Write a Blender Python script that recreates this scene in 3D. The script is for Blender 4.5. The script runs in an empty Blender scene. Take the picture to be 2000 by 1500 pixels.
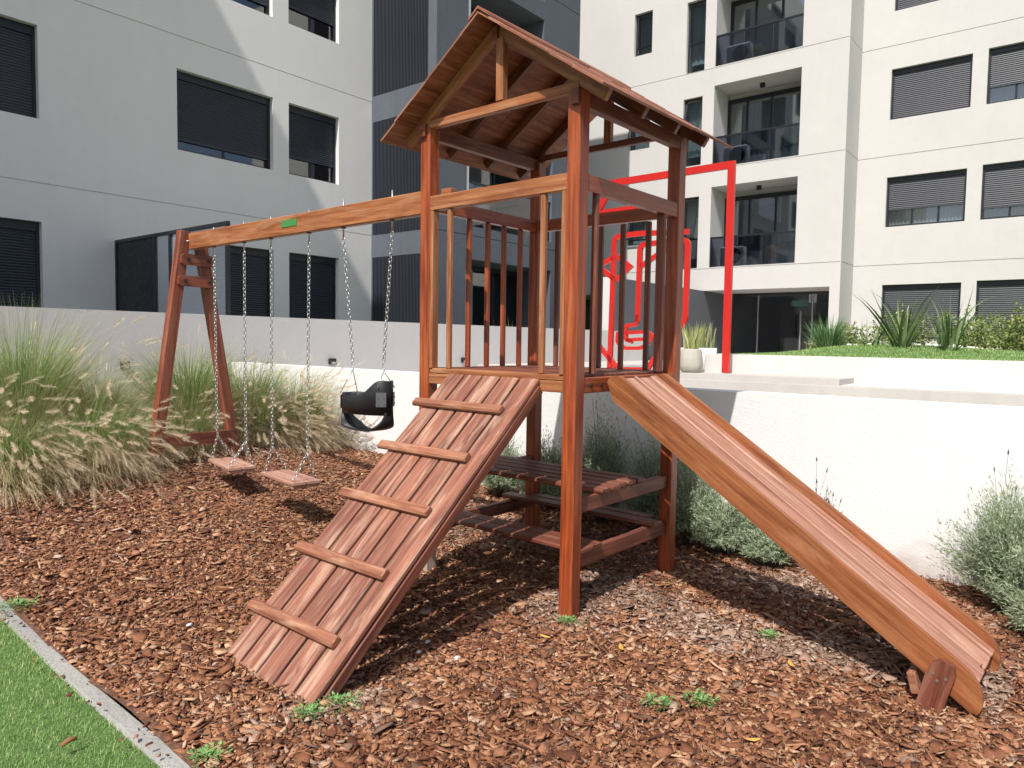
import bpy, math, random
import numpy as np
from mathutils import Vector, Matrix

R = math.radians
random.seed(7)
rng = np.random.default_rng(11)
scene = bpy.context.scene
COL = scene.collection

# ------------------------------------------------------------------ camera
CX, CY, CH = -2.8774, -2.0467, 1.4
YAW, PITCH, ROLL, FPX = R(40.45), 0.0588534, 0.015309, 1410.0
fw = Vector((math.cos(YAW) * math.cos(PITCH), math.sin(YAW) * math.cos(PITCH), -math.sin(PITCH)))
rt = Vector((math.sin(YAW), -math.cos(YAW), 0))
up = rt.cross(fw)
rt2 = math.cos(ROLL) * rt + math.sin(ROLL) * up
up2 = -math.sin(ROLL) * rt + math.cos(ROLL) * up
cam_data = bpy.data.cameras.new("camera")
cam = bpy.data.objects.new("camera", cam_data)
COL.objects.link(cam)
M = Matrix((rt2, up2, -fw)).transposed().to_4x4()
M.translation = Vector((CX, CY, CH))
cam.matrix_world = M
cam_data.sensor_width = 36
cam_data.lens = FPX / 2000 * 36
cam_data.clip_start = 0.05
cam_data.clip_end = 2000
scene.camera = cam

# ------------------------------------------------------------------ light
PH = R(1.64)
E1 = Vector((math.cos(PH), math.sin(PH), 0))
E2 = Vector((-math.sin(PH), math.cos(PH), 0))
def B(u, v, z): return E1 * u + E2 * v + Vector((0, 0, z))
sun_to = -(E1 * 0.70 + E2 * 0.17) + Vector((0, 0, 1))
sun_to.normalize()
elev = math.asin(sun_to.z)
az = math.atan2(sun_to.x, sun_to.y)            # clockwise from +Y
world = bpy.data.worlds.new("World"); scene.world = world
world.use_nodes = True
nt = world.node_tree
bg = nt.nodes["Background"]
sky = nt.nodes.new("ShaderNodeTexSky")
sky.sky_type = 'NISHITA'; sky.sun_disc = False
sky.sun_elevation = elev; sky.sun_rotation = az
sky.air_density = 0.9; sky.dust_density = 2.6; sky.ozone_density = 0.7
nt.links.new(sky.outputs[0], bg.inputs[0])
bg.inputs[1].default_value = 0.118
sl = bpy.data.lights.new("sun", 'SUN'); sl.energy = 4.7; sl.angle = R(0.5); sl.color = (1.0, 0.955, 0.90)
so = bpy.data.objects.new("sun", sl); COL.objects.link(so)
so.rotation_euler = sun_to.to_track_quat('Z', 'Y').to_euler()
so.location = (-5, -3, 12)
scene.view_settings.view_transform = 'Standard'
scene.view_settings.look = 'None'
scene.view_settings.exposure = 0.34
scene.view_settings.gamma = 1
scene.render.engine = 'CYCLES'
try:
    scene.cycles.max_bounces = 7
    scene.cycles.transparent_max_bounces = 12
except Exception:
    pass

# ------------------------------------------------------------------ helpers
def tag(o, label=None, cat=None, group=None, kind=None):
    if label: o["label"] = label
    if cat: o["category"] = cat
    if group: o["group"] = group
    if kind: o["kind"] = kind
    return o

ORG = {}
def empty(name, loc, label, cat, group=None):
    o = bpy.data.objects.new(name, None); COL.objects.link(o)
    o.location = loc; o.empty_display_size = 0.2
    ORG[o.name] = Vector(loc)
    return tag(o, label, cat, group)

def link_mesh(name, me, mat, parent=None):
    o = bpy.data.objects.new(name, me); COL.objects.link(o)
    for m in (mat if isinstance(mat, (list, tuple)) else [mat]): me.materials.append(m)
    if parent is not None:
        o.parent = parent
        ORG[o.name] = ORG[parent.name]
    else:
        ORG[o.name] = Vector((0, 0, 0))
    return o

class MB:
    def __init__(s): s.v = []; s.f = []; s.uv = []; s.mi = []; s.sm = []
    def face(s, pts, uvs=None, mi=0, sm=False):
        n = len(s.v); s.v += [tuple(p) for p in pts]
        s.f.append(tuple(range(n, n + len(pts))))
        s.uv += (uvs if uvs else [(0, 0)] * len(pts)); s.mi.append(mi); s.sm.append(sm)
    def quad(s, a, b, c, d, mi=0):
        a, b, c, d = map(Vector, (a, b, c, d))
        w = (b - a).length; h = (d - a).length
        s.face((a, b, c, d), [(0, 0), (w, 0), (w, h), (0, h)], mi)
    def prism(s, prof0, prof1, mi=0, off=None, sm=False, caps=True, grain='len'):
        """two matching closed profiles -> solid, u runs along the length"""
        n = len(prof0); ou, ov = off if off else (random.random() * 50, random.random() * 50)
        prof0 = [Vector(p) for p in prof0]; prof1 = [Vector(p) for p in prof1]
        L = sum(((q - p).length for p, q in zip(prof0, prof1))) / n
        per = 0
        for i in range(n):
            j = (i + 1) % n
            w = (prof0[j] - prof0[i]).length
            s.face((prof0[i], prof0[j], prof1[j], prof1[i]),
                   [(ou, ov + per), (ou, ov + per + w), (ou + L, ov + per + w), (ou + L, ov + per)], mi, sm)
            per += w
        if caps:
            for pr, du in ((prof0[::-1], 0), (prof1, L)):
                c = sum(pr, Vector()) / n
                s.face(pr, [(ou + du + (p - c).x * .15, ov + (p - c).length * .5 + (p - c).z * .5) for p in pr], mi)
    def board(s, p0, p1, w, h, upv=(0, 0, 1), ch=0.003, mi=0, jit=0):
        """beam from p0 to p1 (centre line); w across, h along upv; chamfered"""
        p0 = Vector(p0); p1 = Vector(p1); d = (p1 - p0).normalized()
        upv = Vector(upv); a = d.cross(upv).normalized(); b = a.cross(d).normalized()
        hw, hh = w / 2, h / 2
        c = min(ch, hw * .6, hh * .6)
        prof = [(-hw + c, -hh), (hw - c, -hh), (hw, -hh + c), (hw, hh - c), (hw - c, hh), (-hw + c, hh), (-hw, hh - c), (-hw, -hh + c)]
        def ring(p, k=1.0): return [p + a * (x * k) + b * (y * k) for x, y in prof]
        e = min(c, 0.004)
        ins = [( (x - math.copysign(e, x)), (y - math.copysign(e, y))) for x, y in prof]
        r0 = [p0 + a * x + b * y for x, y in ins]; r1 = ring(p0 + d * e); r2 = ring(p1 - d * e); r3 = [p1 + a * x + b * y for x, y in ins]
        off = (random.random() * 50, random.random() * 50)
        s.prism(r0, r1, mi, off, caps=False); s.prism(r1, r2, mi, off, caps=False); s.prism(r2, r3, mi, off, caps=False)
        s.face(r0[::-1], [(off[0] + x * .1, off[1] + y) for x, y in ins[::-1]], mi)
        s.face(r3, [(off[0] + x * .1, off[1] + y) for x, y in ins], mi)
    def box(s, x0, x1, y0, y1, z0, z1, mi=0, f=None):
        f = f or (lambda x, y, z: Vector((x, y, z)))
        P = [f(x, y, z) for z in (z0, z1) for x, y in ((x0, y0), (x1, y0), (x1, y1), (x0, y1))]
        for q in ((3, 2, 1, 0), (4, 5, 6, 7), (0, 1, 5, 4), (1, 2, 6, 5), (2, 3, 7, 6), (3, 0, 4, 7)):
            s.quad(*[P[i] for i in q], mi=mi)
    def tube(s, pts, r, n=8, mi=0, closed=False, taper=None):
        pts = [Vector(p) for p in pts]; rings = []
        N = len(pts)
        for i, p in enumerate(pts):
            a = pts[(i - 1) % N] if (closed or i > 0) else p
            b = pts[(i + 1) % N] if (closed or i < N - 1) else p
            d = (b - a).normalized()
            x = d.orthogonal().normalized() if not rings else (rings[-1][1] - d * rings[-1][1].dot(d)).normalized()
            y = d.cross(x); rr = r if taper is None else r * taper[i]
            rings.append(([p + (x * math.cos(t) + y * math.sin(t)) * rr for t in [2 * math.pi * k / n for k in range(n)]], x))
        for i in range(N if closed else N - 1):
            A = rings[i][0]; Bq = rings[(i + 1) % N][0]
            for k in range(n):
                s.face((A[k], A[(k + 1) % n], Bq[(k + 1) % n], Bq[k]), [(i * .05, k * .02), (i * .05, k * .02 + .02), (i * .05 + .05, k * .02 + .02), (i * .05 + .05, k * .02)], mi, True)
        if not closed:
            s.face(rings[0][0][::-1], None, mi); s.face(rings[-1][0], None, mi)
    def disc(s, c, nrm, r, h, n=14, mi=0):
        c = Vector(c); nrm = Vector(nrm).normalized(); x = nrm.orthogonal().normalized(); y = nrm.cross(x)
        a = [c + (x * math.cos(t) + y * math.sin(t)) * r for t in [2 * math.pi * k / n for k in range(n)]]
        s.prism(a, [p + nrm * h for p in a], mi)
    def build(s, name, mat, parent=None, weld=False):
        me = bpy.data.meshes.new(name)
        o_ = ORG[parent.name] if parent is not None else Vector((0, 0, 0))
        me.from_pydata([tuple(Vector(p) - o_) for p in s.v], [], s.f)
        uvl = me.uv_layers.new(name="UVMap")
        uvl.data.foreach_set("uv", np.array(s.uv, dtype=np.float32).ravel())
        me.polygons.foreach_set("material_index", s.mi)
        me.polygons.foreach_set("use_smooth", s.sm)
        if any(s.sm) or weld:
            import bmesh
            bm = bmesh.new(); bm.from_mesh(me); bmesh.ops.remove_doubles(bm, verts=bm.verts, dist=1e-5)
            bm.to_mesh(me); bm.free()
        me.update()
        return link_mesh(name, me, mat, parent)

def np_mesh(name, verts, loops, starts, totals, mat, parent=None, attrs=None, smooth=False):
    me = bpy.data.meshes.new(name)
    o_ = ORG[parent.name] if parent is not None else Vector((0, 0, 0))
    verts = np.asarray(verts, dtype=np.float32) - np.array(o_, dtype=np.float32)
    me.vertices.add(len(verts)); me.vertices.foreach_set("co", verts.ravel())
    me.loops.add(len(loops)); me.loops.foreach_set("vertex_index", np.asarray(loops, dtype=np.int32))
    me.polygons.add(len(starts)); me.polygons.foreach_set("loop_start", np.asarray(starts, dtype=np.int32))
    if attrs:
        for k, a in attrs.items():
            at = me.attributes.new(k, 'FLOAT', 'POINT'); at.data.foreach_set("value", np.asarray(a, dtype=np.float32))
    me.update(calc_edges=True); me.validate()
    if smooth: me.polygons.foreach_set("use_smooth", [True] * len(me.polygons))
    return link_mesh(name, me, mat, parent)

# ------------------------------------------------------------------ materials
class NG:
    def __init__(s, name):
        m = bpy.data.materials.new(name); m.use_nodes = True
        s.m = m; s.t = m.node_tree; s.n = s.t.nodes; s.b = s.n["Principled BSDF"]; s.out = s.n["Material Output"]
    def new(s, t, **k):
        o = s.n.new(t)
        for a, b in k.items(): setattr(o, a, b)
        return o
    def L(s, a, b): s.t.links.new(a, b)
    def noise(s, vec, scale, detail=4, rough=.55, dist=0):
        n = s.new("ShaderNodeTexNoise"); n.inputs["Scale"].default_value = scale; n.inputs["Detail"].default_value = detail
        n.inputs["Roughness"].default_value = rough; n.inputs["Distortion"].default_value = dist
        if vec: s.L(vec, n.inputs["Vector"])
        return n.outputs["Fac"]
    def ramp(s, fac, stops):
        r = s.new("ShaderNodeValToRGB"); e = r.color_ramp.elements
        while len(e) < len(stops): e.new(.5)
        for i, (p, c) in enumerate(stops): e[i].position = p; e[i].color = (c[0], c[1], c[2], 1) if not isinstance(c, float) else (c, c, c, 1)
        s.L(fac, r.inputs[0]); return r.outputs[0]
    def mapv(s, vec, sc, loc=(0, 0, 0)):
        m = s.new("ShaderNodeMapping"); m.inputs["Scale"].default_value = sc; m.inputs["Location"].default_value = loc
        s.L(vec, m.inputs[0]); return m.outputs[0]
    def mix(s, f, a, b, mode='MIX'):
        x = s.new("ShaderNodeMix", data_type='RGBA', blend_type=mode)
        for v, i in ((f, 0), (a, 6), (b, 7)):
            if hasattr(v, "is_linked"): s.L(v, x.inputs[i])
            else: x.inputs[i].default_value = v if i == 0 else (v[0], v[1], v[2], 1)
        return x.outputs[2]
    def bump(s, h, strength, dist=.01):
        b = s.new("ShaderNodeBump"); b.inputs["Strength"].default_value = strength; b.inputs["Distance"].default_value = dist
        s.L(h, b.inputs["Height"]); s.L(b.outputs[0], s.b.inputs["Normal"])
    def set(s, **k):
        for a, v in k.items():
            i = s.b.inputs[a.replace("_", " ")]
            if hasattr(v, "is_linked"): s.L(v, i)
            else: i.default_value = (v[0], v[1], v[2], 1) if isinstance(v, tuple) and len(v) == 3 else v
        return s.m
    def coord(s, k): return s.new("ShaderNodeTexCoord").outputs[k]

def wood(name, dark, mid, light, rough=.45, worn=None, wamt=.0, blotch=.5, coat=0.0):
    g = NG(name); uv = g.coord("UV")
    grain = g.noise(g.mapv(uv, (2.2, 42, 1)), 1.0, 6, .6, .35)
    fine = g.noise(g.mapv(uv, (9, 260, 1)), 1.0, 4, .6)
    big = g.noise(g.mapv(uv, (1.3, 5, 1)), 1.0, 5, .6, .6)
    c = g.ramp(grain, [(.30, dark), (.5, mid), (.72, light)])
    c2 = g.ramp(big, [(.32, (.45, .38, .38)), (.58, (1, 1, 1))])
    c = g.mix(blotch, c, c2, 'MULTIPLY')
    f2 = g.ramp(fine, [(.35, .72), (.6, 1.0)])
    c = g.mix(.55, c, f2, 'MULTIPLY')
    if worn:
        wn = g.noise(g.mapv(uv, (2.0, 16, 1), (7, 3, 0)), 1.0, 8, .68, .8)
        w = g.ramp(wn, [(.5, 0.0), (.66, 1.0)])
        mw = g.new("ShaderNodeMath", operation='MULTIPLY'); g.L(w, mw.inputs[0]); mw.inputs[1].default_value = wamt
        c = g.mix(mw.outputs[0], c, worn)
    g.set(Base_Color=c, Roughness=g.ramp(grain, [(.3, rough - .08), (.7, rough + .12)]))
    if coat: g.set(Coat_Weight=coat, Coat_Roughness=.3)
    g.bump(g.mix(.5, grain, fine), .35, .004)
    return g.m

W_POST = wood("varnished_red_hardwood", (.13, .020, .008), (.31, .058, .015), (.46, .125, .032), .40, (.36, .15, .08), .18, .6, .15)
W_BEAM = wood("orange_brown_timber", (.20, .055, .020), (.34, .12, .042), (.46, .20, .08), .5, (.42, .25, .15), .5, .45, .05)
W_DARK = wood("shade_dark_red_timber", (.075, .018, .010), (.165, .044, .023), (.26, .082, .043), .52, (.34, .18, .125), .35, .6, .04)  # albedo lowered to paint in the shade on inner and rear timber
W_RAMP = wood("weathered_red_plank", (.12, .042, .027), (.26, .098, .060), (.38, .175, .115), .65, (.46, .30, .215), .75, .8)
W_CLEAT = wood("weathered_tan_timber", (.15, .050, .028), (.29, .108, .058), (.41, .19, .11), .62, (.46, .28, .18), .6, .6)
W_SLIDE = wood("honey_varnished_plywood", (.15, .044, .016), (.285, .092, .029), (.385, .145, .052), .5, (.44, .23, .12), .4, .55, .05)
W_BED = wood("worn_pink_slide_slat", (.22, .09, .058), (.37, .175, .115), (.48, .26, .18), .6, (.60, .40, .30), .45, .3)
W_LEG = wood("brown_red_leg_timber", (.10, .022, .011), (.22, .055, .026), (.34, .105, .048), .5, (.38, .20, .13), .35, .6, .05)
W_ROOF = wood("aged_red_roof_board", (.13, .040, .022), (.27, .090, .046), (.39, .165, .09), .65, (.46, .26, .17), .6, .6)
W_SEAT = wood("faded_pink_seat_wood", (.25, .12, .085), (.40, .21, .15), (.52, .31, .235), .65, (.55, .40, .32), .5, .4)
W_PALE = wood("bleached_post_foot", (.34, .24, .19), (.46, .35, .29), (.55, .45, .39), .8)

def plain(name, col, rough=.5, metal=0., bump=0, scale=60, var=0.0, **k):
    g = NG(name); oc = g.coord("Object")
    if var:
        n = g.noise(oc, scale * .12, 6, .6); a = tuple(x * (1 - var) for x in col); b = tuple(min(1, x * (1 + var * .6)) for x in col)
        g.set(Base_Color=g.ramp(n, [(.3, a), (.7, b)]))
    else: g.set(Base_Color=col)
    g.set(Roughness=rough, Metallic=metal, **k)
    if bump: g.bump(g.noise(oc, scale, 5, .6), bump, .01)
    return g.m

def stucco(name, col, bs=.35, scale=34, var=.05, streak=.12):
    g = NG(name); oc = g.coord("Object")
    lo = g.noise(oc, .7, 6, .6); md = g.noise(oc, 5, 5, .6)
    c = g.ramp(lo, [(.3, tuple(x * (1 - var) for x in col)), (.7, tuple(min(.95, x * (1 + var * .5)) for x in col))])
    st = g.noise(g.mapv(oc, (6, 6, .35)), 1.0, 5, .6)
    c = g.mix(streak, c, g.ramp(st, [(.35, .72), (.6, 1.0)]), 'MULTIPLY')
    c = g.mix(.10, c, g.ramp(md, [(.3, .7), (.7, 1.0)]), 'MULTIPLY')
    g.set(Base_Color=c, Roughness=.9)
    fine = g.noise(oc, scale, 5, .65); m2 = g.noise(oc, scale * .22, 3, .6)
    g.bump(g.mix(.4, fine, m2), bs, .02)
    return g.m

S_WHITE = stucco("rough_white_plaster", (.70, .695, .69), .25, 60, .03, .05)
def splash(m, z0=.0, z1=.22):
    t = m.node_tree; b = t.nodes["Principled BSDF"]; src = b.inputs["Base Color"].links[0].from_socket
    tc = t.nodes.new("ShaderNodeTexCoord"); sp = t.nodes.new("ShaderNodeSeparateXYZ"); t.links.new(tc.outputs["Object"], sp.inputs[0])
    nz = t.nodes.new("ShaderNodeTexNoise"); nz.inputs["Scale"].default_value = 9; nz.inputs["Detail"].default_value = 8; t.links.new(tc.outputs["Object"], nz.inputs[0])
    ad = t.nodes.new("ShaderNodeMath"); ad.operation = 'MULTIPLY_ADD'; t.links.new(nz.outputs[0], ad.inputs[0]); ad.inputs[1].default_value = -.34; t.links.new(sp.outputs[2], ad.inputs[2])
    mr = t.nodes.new("ShaderNodeMapRange"); mr.inputs[1].default_value = z0 - .17; mr.inputs[2].default_value = z1 - .17; mr.inputs[3].default_value = .55; mr.inputs[4].default_value = 0; t.links.new(ad.outputs[0], mr.inputs[0])
    mx = t.nodes.new("ShaderNodeMix"); mx.data_type = 'RGBA'; t.links.new(mr.outputs[0], mx.inputs[0]); t.links.new(src, mx.inputs[6]); mx.inputs[7].default_value = (.36, .27, .21, 1); t.links.new(mx.outputs[2], b.inputs["Base Color"])
splash(S_WHITE)
S_LEFT = stucco("off_white_render", (.74, .715, .70), .12, 40, .04, .05)
S_RIGHT = stucco("warm_white_render", (.54, .52, .505), .22, 26, .04, .04)
S_SLATE = stucco("slate_blue_render", (.098, .110, .136), .5, 30, .12, .25)
S_GREY = stucco("smooth_pale_grey_render", (.59, .575, .56), .2, 26, .03, .05)
S_CONC = stucco("bare_concrete", (.46, .44, .41), .35, 40, .10, .2)
S_PLANT = stucco("cream_planter_render", (.58, .565, .54), .15, 26, .04, .2)
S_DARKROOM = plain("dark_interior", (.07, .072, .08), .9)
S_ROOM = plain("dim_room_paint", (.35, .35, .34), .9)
M_FRAME = plain("dark_aluminium", (.022, .024, .030), .38, .3)
M_SHUT_D = plain("charcoal_shutter", (.030, .034, .048), .38, .1)
M_SHUT_L = plain("grey_roller_shutter", (.075, .078, .090), .45, .2)
M_FIN = plain("slate_metal_louvre", (.038, .043, .056), .45, .2)
M_FINB = plain("louvre_back", (.016, .018, .026), .8)
M_RED = plain("red_enamel_paint", (.46, .014, .010), .35, 0, .05, 30, .08, Coat_Weight=.3)
M_STEEL = plain("galvanised_steel", (.55, .55, .54), .35, .9)
M_BRKT = plain("dull_zinc_plate", (.13, .13, .14), .6, .5)
M_BOLT = plain("dark_bolt_steel", (.07, .05, .045), .45, .7)
M_RUBBER = plain("black_moulded_rubber", (.014, .015, .018), .5, 0, .15, 90)
M_GREEN = plain("green_plastic_plate", (.05, .22, .06), .5)
M_SOFFIT = plain("soffit_paint", (.45, .43, .40), .9)
M_CURT = plain("sheer_curtain", (.62, .64, .60), .9)
M_SKYTINT = plain("painted_sky_reflection", (.34, .43, .45), .8)  # teal colour imitates sky reflected in the window glass
M_CURTG = plain("grey_green_curtain", (.30, .34, .32), .9)
M_AC = plain("white_unit_casing", (.62, .62, .62), .5)
M_POTC = stucco("stone_pot", (.44, .42, .36), .4, 40, .2, .3)
M_POTW = stucco("white_pot", (.70, .70, .68), .2, 30, .05, .1)
M_STEELB = plain("brushed_steel", (.5, .5, .52), .3, .9)

def glass(name, tint, alpha, rough=.03):
    g = NG(name); tr = g.new("ShaderNodeBsdfTransparent"); gl = g.new("ShaderNodeBsdfGlossy"); mx = g.new("ShaderNodeMixShader"); fr = g.new("ShaderNodeFresnel")
    fr.inputs[0].default_value = 1.5; tr.inputs[0].default_value = (tint[0], tint[1], tint[2], 1); gl.inputs["Roughness"].default_value = rough
    gl.inputs[0].default_value = (.95, .97, 1, 1)
    ad = g.new("ShaderNodeMath", operation='ADD'); ad.inputs[1].default_value = alpha; g.L(fr.outputs[0], ad.inputs[0])
    g.L(ad.outputs[0], mx.inputs[0]); g.L(tr.outputs[0], mx.inputs[1]); g.L(gl.outputs[0], mx.inputs[2]); g.L(mx.outputs[0], g.out.inputs[0])
    return g.m
G_WIN = glass("window_glass", (.50, .56, .58), .12)
G_WINR = glass("sky_reflecting_glass", (.62, .68, .70), .24)
G_RAIL = glass("tinted_balustrade_glass", (.52, .55, .62), .07)
G_DOOR = glass("lobby_glass", (.72, .75, .74), .03)

def leafmat(name, stops, rough=.5, trans=.25):
    g = NG(name); geo = g.new("ShaderNodeNewGeometry")
    c = g.ramp(geo.outputs["Random Per Island"], stops)
    df = g.new("ShaderNodeBsdfTranslucent"); mx = g.new("ShaderNodeMixShader"); mx.inputs[0].default_value = trans
    g.set(Base_Color=c, Roughness=rough, Specular_IOR_Level=.3)
    g.L(c, df.inputs[0]); g.L(g.b.outputs[0], mx.inputs[1]); g.L(df.outputs[0], mx.inputs[2]); g.L(mx.outputs[0], g.out.inputs[0])
    return g.m
L_GRASS = leafmat("fountain_grass_blade", [(0, (.12, .21, .05)), (.4, (.21, .32, .08)), (.7, (.36, .42, .18)), (1, (.60, .56, .36))])
L_DRY = leafmat("dry_straw_stem", [(0, (.38, .30, .15)), (.5, (.60, .48, .29)), (1, (.76, .64, .43))], .6)
L_PLUME = leafmat("cream_seed_plume", [(0, (.60, .49, .33)), (.5, (.76, .65, .48)), (1, (.86, .78, .62))], .7, .4)
L_LAWN = leafmat("lawn_blade", [(0, (.13, .26, .06)), (.5, (.24, .42, .11)), (.82, (.40, .53, .20)), (1, (.62, .56, .33))])
L_LAV = leafmat("lavender_leaf", [(0, (.17, .23, .12)), (.5, (.30, .37, .22)), (1, (.47, .52, .37))], .6)
L_LAVF = leafmat("faded_flower_spike", [(0, (.16, .12, .14)), (1, (.28, .22, .26))], .7)
L_STEM = leafmat("woody_stem", [(0, (.10, .08, .06)), (1, (.22, .18, .14))], .8, 0.05)
L_FLAX = leafmat("flax_leaf", [(0, (.05, .10, .03)), (.5, (.12, .20, .07)), (.85, (.27, .34, .18)), (1, (.48, .46, .22))], .4)
L_TUFT = leafmat("blue_green_blade", [(0, (.07, .16, .05)), (.6, (.15, .26, .10)), (1, (.34, .44, .28))], .5)
L_HEDGE = leafmat("yellow_green_leaf", [(0, (.08, .14, .03)), (.6, (.19, .26, .07)), (1, (.40, .38, .16))], .5)
L_SNAKE = leafmat("variegated_leaf", [(0, (.14, .20, .06)), (.5, (.36, .38, .16)), (1, (.62, .60, .36))], .4)
L_WEED = leafmat("weed_leaf", [(0, (.10, .24, .06)), (1, (.24, .42, .15))], .5)

def chipmat():
    g = NG("bark_chip"); geo = g.new("ShaderNodeNewGeometry"); at = g.new("ShaderNodeAttribute"); at.attribute_name = "pale"
    oc = g.coord("Object")
    c = g.ramp(geo.outputs["Random Per Island"], [(0, (.095, .038, .022)), (.25, (.20, .080, .040)), (.55, (.335, .148, .074)), (.85, (.45, .23, .125)), (1, (.60, .39, .24))])
    p = g.ramp(geo.outputs["Random Per Island"], [(0, (.19, .115, .08)), (.5, (.36, .25, .19)), (1, (.54, .42, .34))])
    c = g.mix(at.outputs["Fac"], c, p)
    n = g.noise(g.mapv(oc, (1, 1, 2.5)), 90, 5, .65)
    c = g.mix(.75, c, g.ramp(n, [(.3, .5), (.65, 1.0)]), 'MULTIPLY')
    pt = g.noise(oc, 1.1, 5, .6, .4); c = g.mix(.55, c, g.ramp(pt, [(.36, (.62, .54, .50)), (.6, (1, 1, 1))]), 'MULTIPLY')
    g.set(Base_Color=c, Roughness=.85, Specular_IOR_Level=.25); g.bump(n, .5, .004)
    return g.m
M_CHIP = chipmat()
def groundmat():
    g = NG("mulch_soil"); oc = g.coord("Object")
    n = g.noise(oc, 45, 7, .7); n2 = g.noise(oc, 2.0, 4, .6)
    c = g.ramp(n, [(.3, (.06, .028, .018)), (.5, (.17, .075, .045)), (.7, (.32, .16, .10))])
    g.set(Base_Color=c, Roughness=.95); g.bump(n, 1, .02); return g.m
M_GROUND = groundmat()
def lawnmat():
    g = NG("lawn_soil"); oc = g.coord("Object")
    c = g.ramp(g.noise(oc, 60, 6, .7), [(.3, (.05, .09, .02)), (.7, (.13, .24, .06))])
    g.set(Base_Color=c, Roughness=.95); g.bump(g.noise(oc, 120, 4), .8, .02); return g.m
M_LAWN = lawnmat()

# ------------------------------------------------------------------ ground
def gz(x, y):
    t = np.clip((np.asarray(y, dtype=float) - 1.0) / 3.1, 0, 1.25)
    m = 0.31 * np.minimum(t, 1.0) ** 1.9 + 0.04 * np.maximum(t - 1, 0)
    r = np.clip((np.asarray(x, dtype=float) - 0.8) / 1.3, 0, 1)
    m = m * (1 - .42 * r)
    n = .012 * np.sin(3.1 * x + 1.3 * y) + .010 * np.sin(1.7 * x - 4.3 * y + 1) + .006 * np.sin(9 * x + 7 * y)
    return m + n

def grid_sheet(name, xs, ys, zf, mat, label=None, kind="structure"):
    X, Y = np.meshgrid(xs, ys, indexing='ij'); Z = zf(X, Y)
    V = np.stack([X, Y, Z], -1).reshape(-1, 3); nx, ny = len(xs), len(ys)
    i, j = np.meshgrid(np.arange(nx - 1), np.arange(ny - 1), indexing='ij')
    q = np.stack([i * ny + j, (i + 1) * ny + j, (i + 1) * ny + j + 1, i * ny + j + 1], -1).reshape(-1)
    n = (nx - 1) * (ny - 1)
    o = np_mesh(name, V, q, np.arange(n) * 4, None, mat, smooth=True)
    tag(o, label, None, None, kind); return o

# far ground (one sheet to the horizon), then the mulch bed over it
far = MB(); far.quad((-600, -600, -.12), (600, -600, -.12), (600, 600, -.12), (-600, 600, -.12)); tag(far.build("ground", M_LAWN), "wide ground around the buildings", kind="structure")
grid_sheet("mulch_bed", np.linspace(-1.82, 2.11, 80), np.linspace(-5, 8.1, 200), lambda x, y: gz(x, y) + .004, M_GROUND, "brown soil under the bark mulch")
grid_sheet("mulch_bed", np.linspace(-12, -1.84, 60), np.linspace(3.4, 11.0, 50), lambda x, y: gz(-1.8, y) + 0 * x, M_GROUND, "soil below the tall grasses by the building")
def kz(y): return .31 * np.clip((np.asarray(y, dtype=float) - 1.0) / 3.1, 0, 1) ** 1.9
def lz(x, y): return kz(y) - .008 + .004 * np.sin(5 * x + 3 * y) - .01 * np.clip((-1.95 - x), 0, 1)
grid_sheet("lawn", np.linspace(-12, -1.86, 60), np.linspace(-6, 3.5, 80), lz, M_LAWN, "mown lawn beside the concrete kerb")
mb = MB()
for i in range(26):
    y0 = -5 + i * .33; y1 = y0 + .33
    z = lambda y: float(kz(y)) - .022
    pr = lambda y: [Vector((-1.874, y, z(y) - .1)), Vector((-1.80, y, z(y) - .1)), Vector((-1.80, y, z(y) + .015)), Vector((-1.812, y, z(y) + .028)), Vector((-1.864, y, z(y) + .028)), Vector((-1.874, y, z(y) + .015))]
    mb.prism(pr(y0), pr(y1), caps=False)
tag(mb.build("kerb", stucco("worn_kerb_concrete", (.33, .32, .30), .8, 60, .25, .3)), "narrow grey concrete kerb between lawn and bark mulch", kind="structure")

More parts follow.
